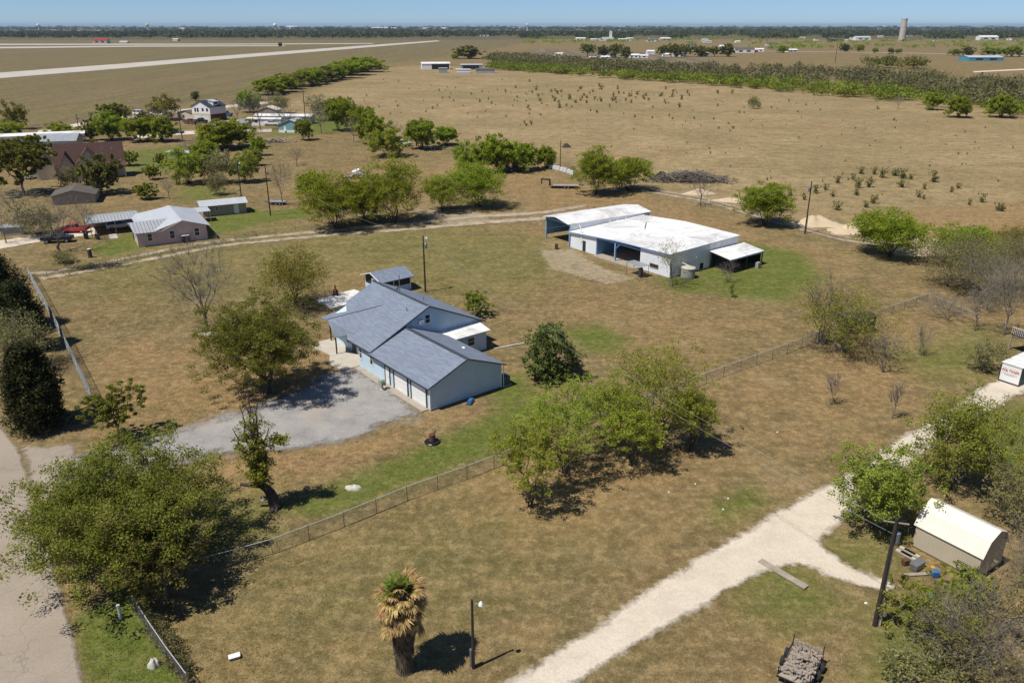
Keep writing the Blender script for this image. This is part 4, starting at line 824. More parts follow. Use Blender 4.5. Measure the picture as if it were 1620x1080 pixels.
def build_tree(kind, seed, W, H, dens=1., leafscale=1., z0=None):
    d = dict(KIND[kind])
    if z0 is not None: d['z0'] = z0
    r = np.random.default_rng(seed); n = int(d['tips']*dens)
    tips = crown_tips(n, W, H, H*d['z0'], r, d['lobes'])
    fork = np.array([r.normal(0, .03*W), r.normal(0, .03*W), H*d['z0']*.85])
    S, T = skeleton(tips, np.zeros(3), fork, d['r']*W, d['k1'], d['k2'], r, stems=d['stems'])
    V, F = tubes(*map(list, zip(*S)), k=6); V2, F2 = tubes(*map(list, zip(*T)), k=3)
    tm = fastmesh('trunk', np.concatenate([V, V2]), np.concatenate([F, F2+len(V)]), True); tm.materials.append(M[d['bark']])
    cm = leaf_mesh('crown', tips, d['per'], d['sig']*W, d['size']*leafscale, r, d['squash'], d['elong']); cm.materials.append(M[d['mat']])
    return tm, cm
def bare_meshes(seed, W, H, n=420, z0=.3, stems=1, rr=.02, spread=.6, up=.0, twigs=4, tw=.012):
    r = np.random.default_rng(seed); tips = crown_tips(n, W, H, H*z0, r, 7, .35, 1, spread)
    tips[:, 2] += up*np.hypot(tips[:, 0], tips[:, 1])
    S, T = skeleton(tips, np.zeros(3), np.array([0, 0, H*z0*.8]), rr*W, 6, 7, r, .05, stems, tw)
    X = []
    for p in tips:
        o = p/np.linalg.norm(p)
        for _ in range(twigs):
            q = p-o*r.uniform(.0, .08)*W; dd = o*.8+r.normal(0, .6, 3); X.append((q, q+dd/np.linalg.norm(dd)*r.uniform(.03, .08)*W, .010, .005))
    V, F = tubes(*map(list, zip(*S)), k=6); V2, F2 = tubes(*map(list, zip(*(T+X))), k=3)
    tm = fastmesh('trunk', V, F, True); cm = fastmesh('branches', V2, F2)
    vattr(cm, 'v', np.repeat(np.clip(r.normal(.55, .25, len(V2)//6), 0, 1), 6)); return tm, cm
def put_tree(name, label, u, v, tm, cm, rz=0, s=(1, 1, 1), bare=False, group=None, crown='crown', loc=None):
    o = thing(name, label, 'tree' if 'shrub' not in name and 'bush' not in name else 'shrub', (loc or G(u, v))+(-.03,), rz, group); o.scale = s
    mobj('trunk', tm, None, o); mobj(crown, cm, None, o); return o
_seed = [100]
def hero(kind, name, label, u, v, wpx, vtop, hscale=1., dens=1., rz=None, z0=None, leafscale=1.):
    """tree at its own size: crown wpx photo pixels wide, top on photo row vtop, standing at (u,v)"""
    _seed[0] += 1; W = wpx*MPP(u, v); Hh = HT(u, v, vtop)*hscale
    tm, cm = build_tree(kind, _seed[0], W, Hh, dens, leafscale, z0); return put_tree(name, label, u, v, tm, cm, rz or 0)
def hero_bare(name, label, u, v, wpx, vtop, leaf=None, n=420, z0=.3, stems=1, rr=.02, spread=.6, up=0, mat='greybrush', barkm='greybark', leafn=0, twigs=4, tw=.012):
    _seed[0] += 1; W = wpx*MPP(u, v); Hh = HT(u, v, vtop); tm, cm = bare_meshes(_seed[0], W, Hh, n, z0, stems, rr, spread, up, twigs, tw)
    tm.materials.append(M[barkm]); cm.materials.append(M[mat]); return put_tree(name, label, u, v, tm, cm, 0, crown='branches')
# prototypes shared by trees too far away to tell their build apart
for kd, W0, H0, dn, ls in (('mesquite', 8, 5, .55, 1.7), ('olive', 9, 6, .45, 2.0), ('oak', 10, 7, .45, 2.0), ('privet', 5, 3.5, .4, 1.6), ('brush', 7, 4, .5, 1.6), ('yellow', 8, 6, .45, 1.8), ('feather', 8, 5, .5, 1.8)):
    TREES[kd] = [(build_tree(kd, 900+i*17+len(kd), W0, H0, dn*1.35, ls, .07 if kd in ('mesquite', 'feather', 'yellow', 'olive') else None), W0, H0) for i in range(3)]
TREES['bare'] = []
for i in range(3):
    tm, cm = bare_meshes(700+i, 8, 7, 220, .3, 1, .018); tm.materials.append(M['greybark']); cm.materials.append(M['greybrush']); TREES['bare'].append(((tm, cm), 8, 7))
rt = random.Random(5)
def mid(kind, name, label, u, v, wpx, vtop, group=None):
    (tm, cm), W0, H0 = TREES[kind][rt.randrange(3)]; W = wpx*MPP(u, v); Hh = HT(u, v, vtop)
    return put_tree(name, label, u, v, tm, cm, rt.uniform(0, 6.28), (W/W0, W/W0, Hh/H0), group=group, crown='branches' if kind == 'bare' else 'crown')
# --- trees near the camera
hero('oak', 'oak_tree', 'big spreading live oak overhanging the paved road at lower left', 205, 890, 330, 742, 1., 2.5, leafscale=1.0)
hero('olive', 'scrub_oak_tree', 'smaller grey-green oak leaning over the lower left chain-link fence', 262, 945, 150, 822, 1, .8)
hero('oak', 'broken_oak_tree', 'small oak with pale broken trunk where the gravel drive meets the fence', 188, 695, 95, 612, 1, .5)
hero('oak', 'live_oak_tree', 'broad grey-green live oak between the gravel drive and the house', 425, 622, 186, 476, 1., 2.1, z0=.09)
hero('yellow', 'budding_tree', 'round yellowish budding tree left of the summer house', 473, 486, 118, 396, 1, 1.8, z0=.09)
hero_bare('bare_tree', 'wide leafless tree alone on the left lawn', 328, 523, 140, 376, n=460, z0=.2, rr=.024, up=.12, tw=.019)
for i, (u, v, wpx, vt, lab) in enumerate((
    (838, 800, 122, 672, 'smallest mesquite, leftmost of the grove behind the front fence'), (893, 750, 150, 618, 'mesquite with forked trunk, second from the left in the front grove'),
    (968, 708, 125, 598, 'mesquite in the middle of the front grove behind the fence'), (1000, 735, 110, 640, 'low mesquite at the near middle edge of the front grove'),
    (1042, 702, 170, 550, 'tallest mesquite of the front grove, before the chain-link fence'), (1092, 712, 95, 620, 'mesquite at the right end of the front grove'))):
    hero('feather', 'mesquite_tree', lab, u, v, wpx, vt, 1, .72)
def magnolia():
    r = np.random.default_rng(3); u, v = 868, 596; W = 88*MPP(u, v); Hh = HT(u, v, 514); tips = []
    for i in range(420):
        a = r.random()*6.283; q = r.random(); z = .35+q*(Hh-.6); rad = W/2*(1.08*math.sqrt(max(.02,1-(abs(q-.44)/.62)**2.2)))*(.82+.25*math.sin(3*a+5*q)+.1*r.normal())*r.random()**.35; tips.append((rad*math.cos(a), rad*math.sin(a), z))
    tips = np.array(tips); S, T = skeleton(tips, np.zeros(3), np.array([0, 0, .8]), .16, 7, 6, r); V, F = tubes(*map(list, zip(*(S+T))), k=4); tm = fastmesh('trunk', V, F, True); tm.materials.append(M['bark'])
    cm = leaf_mesh('crown', tips, 26, .20, .17, r, .8, 1.7); cm.materials.append(M['magnolia'])
    put_tree('magnolia_tree', 'dense dark round magnolia right of the garage', u, v, tm, cm)
magnolia()
hero('privet', 'round_bush', 'round green bush behind the house near the utility pole', 756, 499, 44, 461, 1, .5)
hero('willow', 'willow_tree', 'wide pale green tree with bare top straddling the right fence', 1330, 556, 160, 450, 1, 1.05)
hero_bare('dead_top_tree', 'bare stems standing up out of the pale green fence tree', 1300, 545, 100, 426, n=150, z0=.2, rr=.022, stems=5, up=.2, tw=.02)
hero('privet', 'leafy_tree', 'bright leafy tree beside the caliche lane nearest the container', 1515, 765, 170, 628, 1, 1.7)
hero('privet', 'leafy_tree', 'bright leafy tree between the caliche lane and the garden barn', 1390, 836, 148, 716, 1, 1.5)
hero('brush', 'scrub_tree', 'grey scrub tree at the right edge above the garden barn', 1608, 830, 110, 745, 1, .8)
for i, (u, v, wpx, vt, st, lab) in enumerate(((1315, 640, 34, 588, 6, 'pale leafless vase shaped shrub nearest the tall right mesquite'), (1412, 662, 30, 602, 7, 'narrow upright leafless shrub above the caliche lane'), (1396, 588, 56, 528, 5, 'round twiggy leafless shrub just right of the pale fence tree'), (1457, 562, 42, 514, 5, 'small leafless shrub below the right fence corner'))):
    hero_bare('bare_shrub', lab, u, v, wpx, vt, n=150, z0=.25, stems=st, rr=.02, spread=.5, up=.5, twigs=5)
hero('brush', 'scrub_bush', 'grey-green bush left of the lettered container', 1556, 586, 62, 538, 1, .6)
# thickets at right
for i, (u, v, wpx, vt, k, lab) in enumerate(((1500, 452, 85, 372, 'brush', 'olive brush tree at the left end of the right-hand thicket'), (1545, 470, 100, 376, 'brush', 'tall olive brush tree in the middle of the right-hand thicket'), (1600, 462, 95, 372, 'brush', 'olive brush tree at the right frame edge of the thicket'),
    (1525, 420, 90, 362, 'mesquite', 'green mesquite rising behind the right-hand thicket'), (1610, 415, 80, 365, 'willow', 'pale mesquite behind the thicket at the frame edge'))): hero(k, 'thicket_tree', lab, u, v, wpx*1.15, vt, 1, 2.)
hero_bare('grey_tree', 'bare grey tree at the front of the right-hand thicket', 1588, 530, 100, 405, n=420, z0=.3, rr=.016); hero_bare('grey_tree', 'small bare tree with thin crown left of the front grey thicket tree', 1542, 522, 65, 452, n=200, z0=.3, rr=.014)
hero_bare('fallen_brush', 'tangled grey brush along the fence right of its corner', 1500, 505, 90, 462, n=260, z0=.15, stems=6, rr=.01)
hero_bare('grey_tree', 'bare grey tree deep in the right-hand thicket', 1560, 490, 110, 400, n=360, z0=.2, rr=.012, stems=3)
# brush at the lower right corner
for u, v, wpx, vt, k, lab in ((1470, 1010, 150, 915, 'privet', 'leafy scrub beside the tall right utility pole'), (1540, 1075, 200, 955, 'brush', 'grey-green brush at the bottom right corner'), (1610, 1010, 140, 890, 'brush', 'grey-green brush on the right edge below the garden barn'), (1440, 1090, 120, 1010, 'brush', 'low brush at the bottom edge near the wood trailer'), (1530, 950, 80, 890, 'privet', 'leafy shrub growing through the junk before the garden barn')): hero(k, 'brush_tree', lab, u, v, wpx, vt+18, 1, .42)
hero_bare('grey_brush', 'pale leafless branches in the lower right brush', 1520, 1060, 190, 930, n=420, z0=.15, stems=6, rr=.009, mat='greybrush'); hero_bare('grey_brush', 'pale leafless branches at the right edge beside the garden barn', 1625, 935, 140, 840, n=260, z0=.15, stems=5, rr=.009)
# cedars on the left
def cedar(label, u, v, wpx, vt, seed):
    r = np.random.default_rng(seed); W = wpx*MPP(u, v); Hh = HT(u, v, vt); n = 900; q = r.random(n)**.8; a = r.random(n)*6.283
    rad = W/2*np.clip(1.08-.8*q**2.6, .12, 1)*(.85+.18*np.sin(4*a+7*q)+.08*r.normal(size=n))*r.random(n)**.3; tips = np.stack([rad*np.cos(a), rad*np.sin(a), .15+q*(Hh-.3)], 1)
    V, F = tubes([[0,0,0]], [[0,0,Hh*.9]], [W*.04], [.03], 7); tm = fastmesh('trunk', V, F); tm.materials.append(M['bark']); cm = leaf_mesh('crown', tips, 30, W*.045, .15, r, 1., 2.0); cm.materials.append(M['cedar']); put_tree('cedar_tree', label, u, v, tm, cm)
cedar('dark dense cedar nearest the road, left of the tall fence', 64, 676, 92, 545, 1); cedar('tall dark cedar at the left frame edge', 6, 524, 108, 404, 2); cedar('dark cedar between the other two at the left edge', 44, 552, 72, 446, 6)
hero('brush', 'feathery_bush', 'olive feathery bush between the dark cedars', 40, 585, 105, 488, 1, 1.2)
# pollarded tree before the gravel drive
def pollard():
    r = np.random.default_rng(9); u, v = 437, 803; o = thing('pollarded_tree', 'lopped leaning tree with thick dark trunk and fresh green shoots', 'tree', G(u, v)+(-.03,)); S = []
    m = MPP(u, v); hh = HT(u, v, 640)
    P = lambda x, y, z: np.array([x, y, z], float)
    b, k, t_ = P(0, 0, 0), P(-.4, .1, 1.5), P(-1.1, 0, 2.7)
    curve_seg(S, b, k, .48, .42, 3, r, .05); curve_seg(S, k, t_, .40, .30, 3, r, .05); curve_seg(S, k, P(-2.6, -.4, 2.6), .24, .14, 3, r, .06)
    tops = [P(-1.2, .2, hh*1.16), P(-.5, .2, hh*1.02), P(-1.9, .1, hh*.98), P(-2.6, -.3, hh*.8), P(-.9, -.2, hh*.8), P(-1.5, .4, hh*.95), P(.2, .2, hh*.78)]
    for q in tops: curve_seg(S, t_, q, .13, .03, 6, r, .03)
    for q in tops:
        for _ in range(12): s_ = t_+(q-t_)*r.uniform(.5, 1); S.append((s_, s_+r.normal(0, .35, 3)+np.array([0, 0, .4]), .025, .008))
    for _ in range(7): a = r.random()*6.28; S.append((b+[0, 0, .15], b+[math.cos(a)*.9, math.sin(a)*.9, -.02], .2, .04))
    V, F = tubes(*map(list, zip(*S)), k=7); mm = fastmesh('trunk', V, F, True); mobj('trunk', mm, M['bark'], o)
    tips = []
    for q in tops:
        for _ in range(34): s_ = t_+(q-t_)*r.uniform(.0, .80); tips.append(s_+r.normal(0, .45, 3)*[1, 1, .8])
    for _ in range(50): tips.append(P(-.9, 0, 3.4)+r.normal(0, .5, 3))
    for _ in range(40): tips.append(P(.8, .3, hh*.66)+r.normal(0, .25, 3)*[1.4, 1, .6])
    cm = leaf_mesh('shoots', np.array(tips), 24, .17, .13, r, .8, 1.5); mobj('shoots', cm, M['privet'], o)
    mobj('cut_stub', MB().bar((-.75,.0,1.0), (-.9,-.5,1.25), .2, 10, .22).mesh('cut_stub'), M['deadwood'], o)
pollard()
# fan palm
def palm():
    u, v = 641, 1058; hh = HT(u, v, 905); o = thing('fan_palm', 'fan palm with shaggy trunk and dry golden fronds in the foreground', 'palm tree', G(u, v)+(-.05,)); r = np.random.default_rng(4)
    prof = [(.62, 0), (.55, .25), (.50, .7), (.60, hh*.30), (.74, hh*.48), (.80, hh*.58), (.66, hh*.66), (.3, hh*.75)]
    mb = MB().lathe([(a, z) for a, z in prof], k=18); m = mb.mesh('trunk'); mobj('trunk', m, M['palmbark'], o)
    S = []
    for i in range(520):
        a = r.random()*6.283; z = r.random()**.7*hh*.62+.15; rad = np.interp(z, [p[1] for p in prof], [p[0] for p in prof]); p0 = np.array([math.cos(a)*rad*.9, math.sin(a)*rad*.9, z+.35]); S.append((p0, np.array([math.cos(a+.06*r.normal())*(rad+.10), math.sin(a)*(rad+.10), z-.15]), .05, .012))
    V, F = tubes(*map(list, zip(*S)), k=3); mobj('old_leaf_bases', fastmesh('old_leaf_bases', V, F), M['palmbark'], o)['kind'] = 'stuff'
    def frond(seed, stalk, blade, droop):
        q = np.random.default_rng(seed); V = []; F = []
        def quad(a, b, c, d): n = len(V); V.extend([a, b, c, d]); F.append([n, n+1, n+2, n+3])
        hub = np.array([stalk, 0, 0.]); quad([0, -.02, 0], [stalk, -.015, 0], [stalk, .015, 0], [0, .02, 0])
        for i in range(20):
            a = math.radians(-105+i*210/19)+q.normal(0, .04); L = blade*(1-.22*abs(i-9.5)/9.5)*q.uniform(.85, 1.1); d = np.array([math.cos(a), math.sin(a), 0]); nrm = np.array([-d[1], d[0], 0]); wd = .075
            mid_ = hub+d*L*.55+[0, 0, -.04*L]; tip = hub+d*L+[0, 0, -droop*L*q.uniform(.7, 1.2)]
            quad(hub, mid_-nrm*wd+[0, 0, .02], mid_+[0, 0, -.02], hub); quad(hub, mid_+[0, 0, -.02], mid_+nrm*wd+[0, 0, .02], hub); quad(mid_-nrm*wd, tip, tip+nrm*.005, mid_+nrm*wd)
        m = fastmesh('frond', np.array(V), np.array(F)); vattr(m, 'v', np.repeat(q.random(len(F)), 4)); return m
    gm_ = [frond(i, .95, .9, .25) for i in range(2)]; dm_ = [frond(10+i, 1.05, .82, .45) for i in range(3)]
    for m in gm_: m.materials.append(M['palmgreen'])
    for m in dm_: m.materials.append(M['palmdry'])
    for i in range(22):
        f = mobj('green_frond', gm_[i % 2], None, o); f.location = (0, 0, hh*.76+r.uniform(0, .15)); f.rotation_euler = (r.normal(0, .15), -math.radians(r.uniform(8, 80)), i*2.4); s_ = r.uniform(.65, .95); f.scale = (s_,)*3
    for i in range(56):
        q = i/56; f = mobj('dry_frond', dm_[i % 3], None, o); f.location = (0, 0, hh*(.80-.22*q)); f.rotation_euler = (r.normal(0, .45), math.radians(r.uniform(-62, -8)+66*q), i*2.4+r.normal(0, .15)); s_ = r.uniform(.8, 1.12); f.scale = (s_,)*3
palm()
# workshop corner tree, redbud, sapling
hero('sparse', 'thin_leafed_tree', 'half bare tree with thin new leaves at the workshop corner', 1062, 452, 66, 378, 1, 1.2)
hero_bare('redbud_bush', 'pinkish bare redbud before the lean-to', 1152, 446, 40, 412, n=150, z0=.2, stems=5, rr=.016, mat='redbud'); hero('privet', 'sapling_shrub', 'thin little sapling on the lawn below the redbud', 1157, 470, 11, 447, 1, .12)
# --- mesquites in the middle distance
for u, v, wpx, vt, k, lab in (
    (943, 308, 70, 238, 'mesquite', 'green mesquite left of its pair behind the tall open shed'), (994, 301, 70, 253, 'mesquite', 'green mesquite right of its pair, left of the brush pile'), (1211, 356, 82, 296, 'mesquite', 'round green mesquite by the pasture fence below the sand mound'),
    (1405, 405, 118, 340, 'mesquite', 'wide green mesquite hiding the sand mounds at right'), (532, 362, 100, 278, 'mesquite', 'big green mesquite, left of the two along the dirt track'), (622, 352, 105, 255, 'mesquite', 'tallest green mesquite, right of the two along the dirt track'),
    (577, 350, 70, 290, 'mesquite', 'green mesquite filling the gap between the two big track mesquites'), (700, 334, 66, 283, 'feather', 'thin green mesquite right of the big pair along the track'), (757, 328, 92, 263, 'mesquite', 'spreading mesquite at the end of the worn track'),
    (500, 318, 50, 278, 'mesquite', 'paler mesquite behind the left big track mesquite')): hero(k, 'mesquite_tree', lab, u, v, wpx*1.06, vt-3, 1, 1.7, leafscale=1.3)
hero_bare('bare_mesquite', 'grey leafless tree beside the pasture track', 1108, 326, 66, 272, n=260, z0=.3, rr=.016)
for u, v, wpx, vt, k, lab in (
    (745, 272, 56, 225, 'feather', 'mesquite at the left end of the clump by the red car'), (785, 272, 66, 216, 'mesquite', 'tallest mesquite in the clump by the red car'), (826, 270, 52, 228, 'mesquite', 'mesquite at the right end of the clump by the red car'), (864, 266, 36, 233, 'mesquite', 'slim mesquite beside the row of white totes'),
    (612, 248, 66, 204, 'feather', 'mesquite left of the parked pale green truck'), (664, 236, 54, 192, 'mesquite', 'mesquite between the pale green truck and the dark trailer'), (706, 230, 44, 202, 'mesquite', 'mesquite right of the dark flat trailer'), (590, 228, 50, 180, 'mesquite', 'mesquite behind the fence line left of the truck'), (652, 212, 34, 190, 'bare', 'bare bush behind the truck mesquites'),
    (38, 306, 96, 224, 'oak', 'big rounded oak at the left edge beside the brown-roofed house'), (163, 306, 66, 246, 'olive', 'dark leaning oak before the brown-roofed house'), (232, 315, 36, 290, 'privet', 'small round shrub tree behind the pink house'), (268, 315, 30, 276, 'bare', 'small leafless tree behind the pink house roof'),
    (95, 398, 120, 312, 'bare', 'bare oak over the dark pickup'), (138, 378, 60, 318, 'bare', 'bare branched oak between the pickup and the carport'), (30, 350, 90, 292, 'bare', 'grey leafless tree on the left edge above the lane'), (60, 372, 70, 322, 'brush', 'grey brush by the left lane'), (10, 385, 60, 330, 'bare', 'leafless tree cut by the left frame edge'),
    (447, 325, 48, 252, 'bare', 'twin stemmed leafless tree beside the small flat trailer'), (300, 290, 66, 236, 'feather', 'loose mesquite in the yard right of the tin stock shelter'), (345, 290, 60, 238, 'brush', 'greyish mesquite in the middle of the yard clump'), (388, 288, 46, 240, 'feather', 'mesquite at the right end of the yard clump'), (242, 284, 26, 262, 'privet', 'small shrub tree right of the brown-roofed house'), (344, 308, 34, 274, 'brush', 'thin shrub by the grey shed pole'),
    (100, 415, 40, 398, 'brush', 'low brush along the left end of the track fence'), (255, 262, 20, 243, 'privet', 'shrub at the left end of the tin stock shelter'),
    (410, 246, 26, 218, 'mesquite', 'small mesquite left of the rubbish heap'), (360, 235, 90, 190, 'mesquite', 'bright mesquite below the blue-grey shed'), (400, 228, 44, 196, 'bare', 'bare bush behind the bright mesquite'), (405, 262, 24, 238, 'privet', 'round shrub above the utility pole yard'),
    (148, 222, 30, 188, 'olive', 'thin tree left of the yard poles'), (176, 222, 52, 178, 'mesquite', 'bright mesquite in front of the airfield lane'), (182, 206, 46, 164, 'oak', 'dark green tree behind the bright mesquite by the airfield lane'), (222, 224, 50, 188, 'mesquite', 'mesquite right of the airfield lane trees'), (258, 224, 46, 186, 'mesquite', 'mesquite before the cream annexe'), (265, 190, 52, 150, 'yellow', 'brownish round tree left of the cream annexe'), (262, 205, 50, 170, 'bare', 'bare tree in front of the brownish round tree'), (310, 160, 14, 145, 'olive', 'little dark tree behind the two-storey house'),
    (376, 190, 44, 152, 'bare', 'bare tree just right of the two-storey house'), (412, 206, 66, 140, 'bare', 'tall bare tree before the white trailer'), (452, 208, 56, 160, 'bare', 'bare tree before the teal cottage'), (508, 212, 44, 165, 'bare', 'bare tree right of the teal cottage'), (535, 207, 48, 158, 'mesquite', 'green tree left of the tall yard pole'), (520, 190, 60, 152, 'brush', 'grey-green tree behind the yard pole'), (575, 215, 40, 170, 'mesquite', 'green tree right of the tall yard pole'),
    (10, 222, 60, 190, 'feather', 'pale tree at the left edge before the long trailer'), (98, 222, 44, 195, 'mesquite', 'bush at the right end of the long white trailer'), (25, 205, 40, 160, 'yellow', 'pale tree at the far left edge of the airfield fence')):
    mid(k, 'yard_tree' if k != 'bare' else 'bare_tree', lab, u, v, wpx, vt)
for i, (u, v, w_, vt, k) in enumerate([(55,262,50,215,'oak'),(20,262,50,222,'olive'),(112,300,40,262,'brush'),(205,262,30,240,'privet'),(325,262,50,225,'mesquite'),(300,250,40,215,'bare'),(232,205,34,178,'olive'),(200,190,30,168,'brush'),(335,232,40,200,'brush'),(480,222,30,190,'mesquite'),(495,180,36,150,'bare'),(545,190,40,155,'mesquite'),(560,225,36,185,'bare'),(440,180,40,148,'brush'),(395,178,40,145,'mesquite'),(625,225,36,190,'bare'),(470,262,34,232,'bare'),(150,262,34,225,'olive')]):
    mid(k, 'village_tree', '%s in the upper left yards, %s' % ({'oak': 'dark oak', 'olive': 'grey-green tree', 'brush': 'scrubby grey tree', 'privet': 'small leafy tree', 'mesquite': 'bright mesquite', 'bare': 'leafless tree'}[k], ['behind the left edge oak', 'at the left frame edge', 'at the corner of the brown-roofed house', 'right of the brown-roofed house', 'behind the tin stock shelter', 'left of the bright yard mesquite', 'before the airfield lane car', 'beside the airfield lane', 'below the blue-grey shed', 'right of the teal cottage corner', 'behind the tallest yard pole', 'behind the tall yard pole trees', 'left of the truck mesquites', 'behind the long trailer roof', 'behind the white trailer', 'above the pale green truck', 'above the small flat trailer', 'behind the brown-roofed house'][i]), u, v, w_, vt)
# hedgerow along the airfield edge, and single far trees
hd = [(428,150,30,128),(446,146,28,122),(462,141,24,120),(478,137,26,116),(494,134,26,112),(510,130,28,110),(526,127,26,106),(542,124,28,102),(558,119,34,98),(574,114,36,94),(583,110,26,98)]
for i, (u, v, w_, vt) in enumerate(hd): mid('mesquite' if i not in (2, 5) else 'olive', 'hedgerow_tree', 'green tree in the hedgerow between airfield and pasture', u, v, w_*1.8, vt-3, 'hedgerow trees along the airfield')
for u, v, w_, vt, k, lab in ((740, 93, 52, 73, 'olive', 'large dark round tree standing alone beyond the far barn'), (720, 94, 12, 85, 'mesquite', 'small green tree left of the lone dark far tree'), (1420, 172, 26, 150, 'bare', 'grey leafless tree at the near edge of the wood belt'), (1475, 174, 32, 148, 'mesquite', 'green mesquite standing out of the wood belt'), (1516, 186, 40, 155, 'mesquite', 'round mesquite standing in the pasture before the belt'), (1583, 186, 44, 152, 'mesquite', 'wide mesquite at the right end of the pasture'), (1192, 172, 20, 153, 'fieldbush', 'clump bush in the middle of the pasture')):
    mid(k if k in TREES else 'brush', 'lone_tree' if k != 'fieldbush' else 'lone_bush', lab, u, v, w_, vt)
def far_tree_row(pts, label, group, kinds, name='far_tree'):
    for i, (u, v, w_, vt) in enumerate(pts): mid(kinds[i % len(kinds)], name, label, u, v, w_, vt, group)
far_tree_row([(930,90,26,70),(955,91,22,72),(975,92,24,70),(990,93,20,75),(1050,91,24,72),(1068,91,26,70),(1085,90,26,71),(1108,90,26,73),(1130,90,24,74),(1150,90,28,70)], 'dark tree among the far white houses', 'trees among the far houses', ['oak', 'olive'])
far_tree_row([(1238,84,18,73),(1336,82,22,70),(1360,82,14,71),(1384,84,10,76),(1409,85,10,76),(1421,85,12,77),(1510,88,20,78),(1530,90,20,74),(1570,90,34,76),(1600,90,30,74)], 'round tree along the far highway', 'trees along the far highway', ['mesquite', 'olive', 'mesquite'])
# wood belt across the pasture's far side: reads as one mass
def mass(name, label, trees, mat, seed, per, leaf, cat='woodland'):
    """one object of many crowns: (x, y, width, height) each"""
    r = np.random.default_rng(seed); C_ = []; val = []; SZ = []
    for x, y, W, Hh in trees:
        n = per; lob = r.integers(3, 6); cs = r.normal(0, .22, (lob, 3))*[W, W, Hh*.35]+[0, 0, Hh*.58]; q = r.integers(lob, size=n); d = r.normal(size=(n, 3)); d /= np.linalg.norm(d, axis=1, keepdims=True)
        p = cs[q]+d*[W*.30, W*.30, Hh*.34]*(r.random((n, 1))**.4); p[:, 2] = np.clip(p[:, 2], .05*Hh, Hh*1.05); C_.append(p+[x, y, 0]); val.append(np.clip(r.uniform(.1, .9)*.6+.25*r.random(lob)[q]+.25*r.random(n), 0, 1)); SZ.append(np.full(n, leaf*W))
    c = np.concatenate(C_); val = np.concatenate(val); s = np.concatenate(SZ)[:, None]*(.5+r.random((len(c), 1))); n = len(c)
    u = r.normal(size=(n, 3)); u /= np.linalg.norm(u, axis=1, keepdims=True); v = np.cross(u, r.normal(size=(n, 3))); v /= np.linalg.norm(v, axis=1, keepdims=True)
    V = np.stack([c-u*s*.8, c+v*s*.45, c+u*s*.8, c-v*s*.45], 1).reshape(-1, 3); m = fastmesh(name, V, np.arange(len(V)).reshape(-1, 4)); vattr(m, 'v', np.repeat(val, 4))
    return tag(mobj(name, m, M[mat]), label, cat, kind='stuff')
def belt(front, back, n, seed, wr, hr):
    r = np.random.default_rng(seed); f = np.array([G(*p) for p in front]); b = np.array([G(*p) for p in back]); fl = smooth_line(f, 200); bl = smooth_line(b, 200); o = []
    for _ in range(n):
        i = r.integers(200); t_ = r.random(); p = fl[i]*(1-t_)+bl[i]*t_
        if math.sin(p[0]*.045+seed)+math.sin(p[1]*.06+p[0]*.02) < -1.0 and t_ > .15: continue
        o.append((p[0], p[1], r.uniform(*wr), r.uniform(*hr)))
    return o
mass('green_wood_belt', 'bright green mesquite wood belt along the far side of the pasture', belt([(775,110),(900,119),(1010,128),(1130,136),(1250,147),(1400,161),(1500,172),(1640,192)], [(775,106),(900,114),(1010,122),(1130,129),(1250,137),(1400,147),(1500,157),(1640,174)], 560, 1, (5, 14), (3., 8.)), 'beltleaf', 1, 150, .07)
mass('grey_wood_belt', 'grey-olive leafless wood behind the green belt', belt([(775,105),(900,113),(1010,121),(1130,129),(1250,138),(1400,150),(1500,160),(1640,176)], [(775,94),(850,96),(960,107),(1100,114),(1250,115),(1400,122),(1500,130),(1640,142)], 900, 2, (6, 18), (4., 11.)), 'greywood', 2, 130, .065)
mass('dark_wood_belt', 'dark live oaks rising out of the wood belt', belt([(775,104),(830,106),(900,110),(960,113),(1000,116)], [(780,92),(840,92),(890,98),(940,104),(985,110)], 55, 3, (12, 18), (7, 9))+belt([(1365,112),(1400,113),(1450,112)], [(1370,104),(1400,103),(1445,104)], 18, 4, (16, 24), (8, 12)), 'olive', 3, 160, .06)
mass('brush_hedge', 'low brush and vines along the field fences', belt([(50,447),(130,432),(220,412),(330,392),(420,372)], [(50,440),(130,426),(220,406),(330,387),(420,368)], 46, 5, (1.2, 2.6), (.5, 1.1)), 'brushleaf', 5, 90, .05, 'brush')
mass('fence_vines', 'grey-green brush growing through the lower left fence', belt([(218,948),(250,1010),(290,1082)], [(228,950),(262,1012),(305,1082)], 40, 6, (.8, 1.3), (.7, 1.3)), 'brushleaf', 6, 200, .07, 'brush')
# far countryside
def far_woods():
    r = np.random.default_rng(12); o = []
    for _ in range(7600):
        v = 42.6+(62-42.6)*r.random()**.75; u = r.uniform(-120, 1740); X, Y = G(u, v)
        if u < 820 and v > 60.5-max(0, (u-600)/220)*3: continue
        if u > 860 and v > 58 and (math.sin(u*.021)+math.sin(u*.047+1)) < .3: continue
        if v < 56 and (math.sin(X*.0021+Y*.0008)+math.sin(Y*.0016+2)) < -.75: continue
        sc = 1+Y/5000; o.append((X, Y, r.uniform(12, 28)*sc, r.uniform(7, 13)*(1+Y/12000)))
    return o
mass('far_woodland', 'dark far woodland stretching to the horizon', far_woods(), 'farleaf', 14, 40, .12)
o_ = []; r_ = np.random.default_rng(31)
for _ in range(900):
    u = r_.uniform(830, 1700); v = r_.uniform(62, 79) if u > 1180 else r_.uniform(62, 70)
    if math.sin(u*.03+v)+math.sin(v*.9+u*.011) > .2: X, Y = G(u, v); o_.append((X, Y, r_.uniform(9, 18), r_.uniform(5, 9)))
mass('village_trees', 'scattered green trees around the far village', o_, 'mesquite', 15, 60, .09)
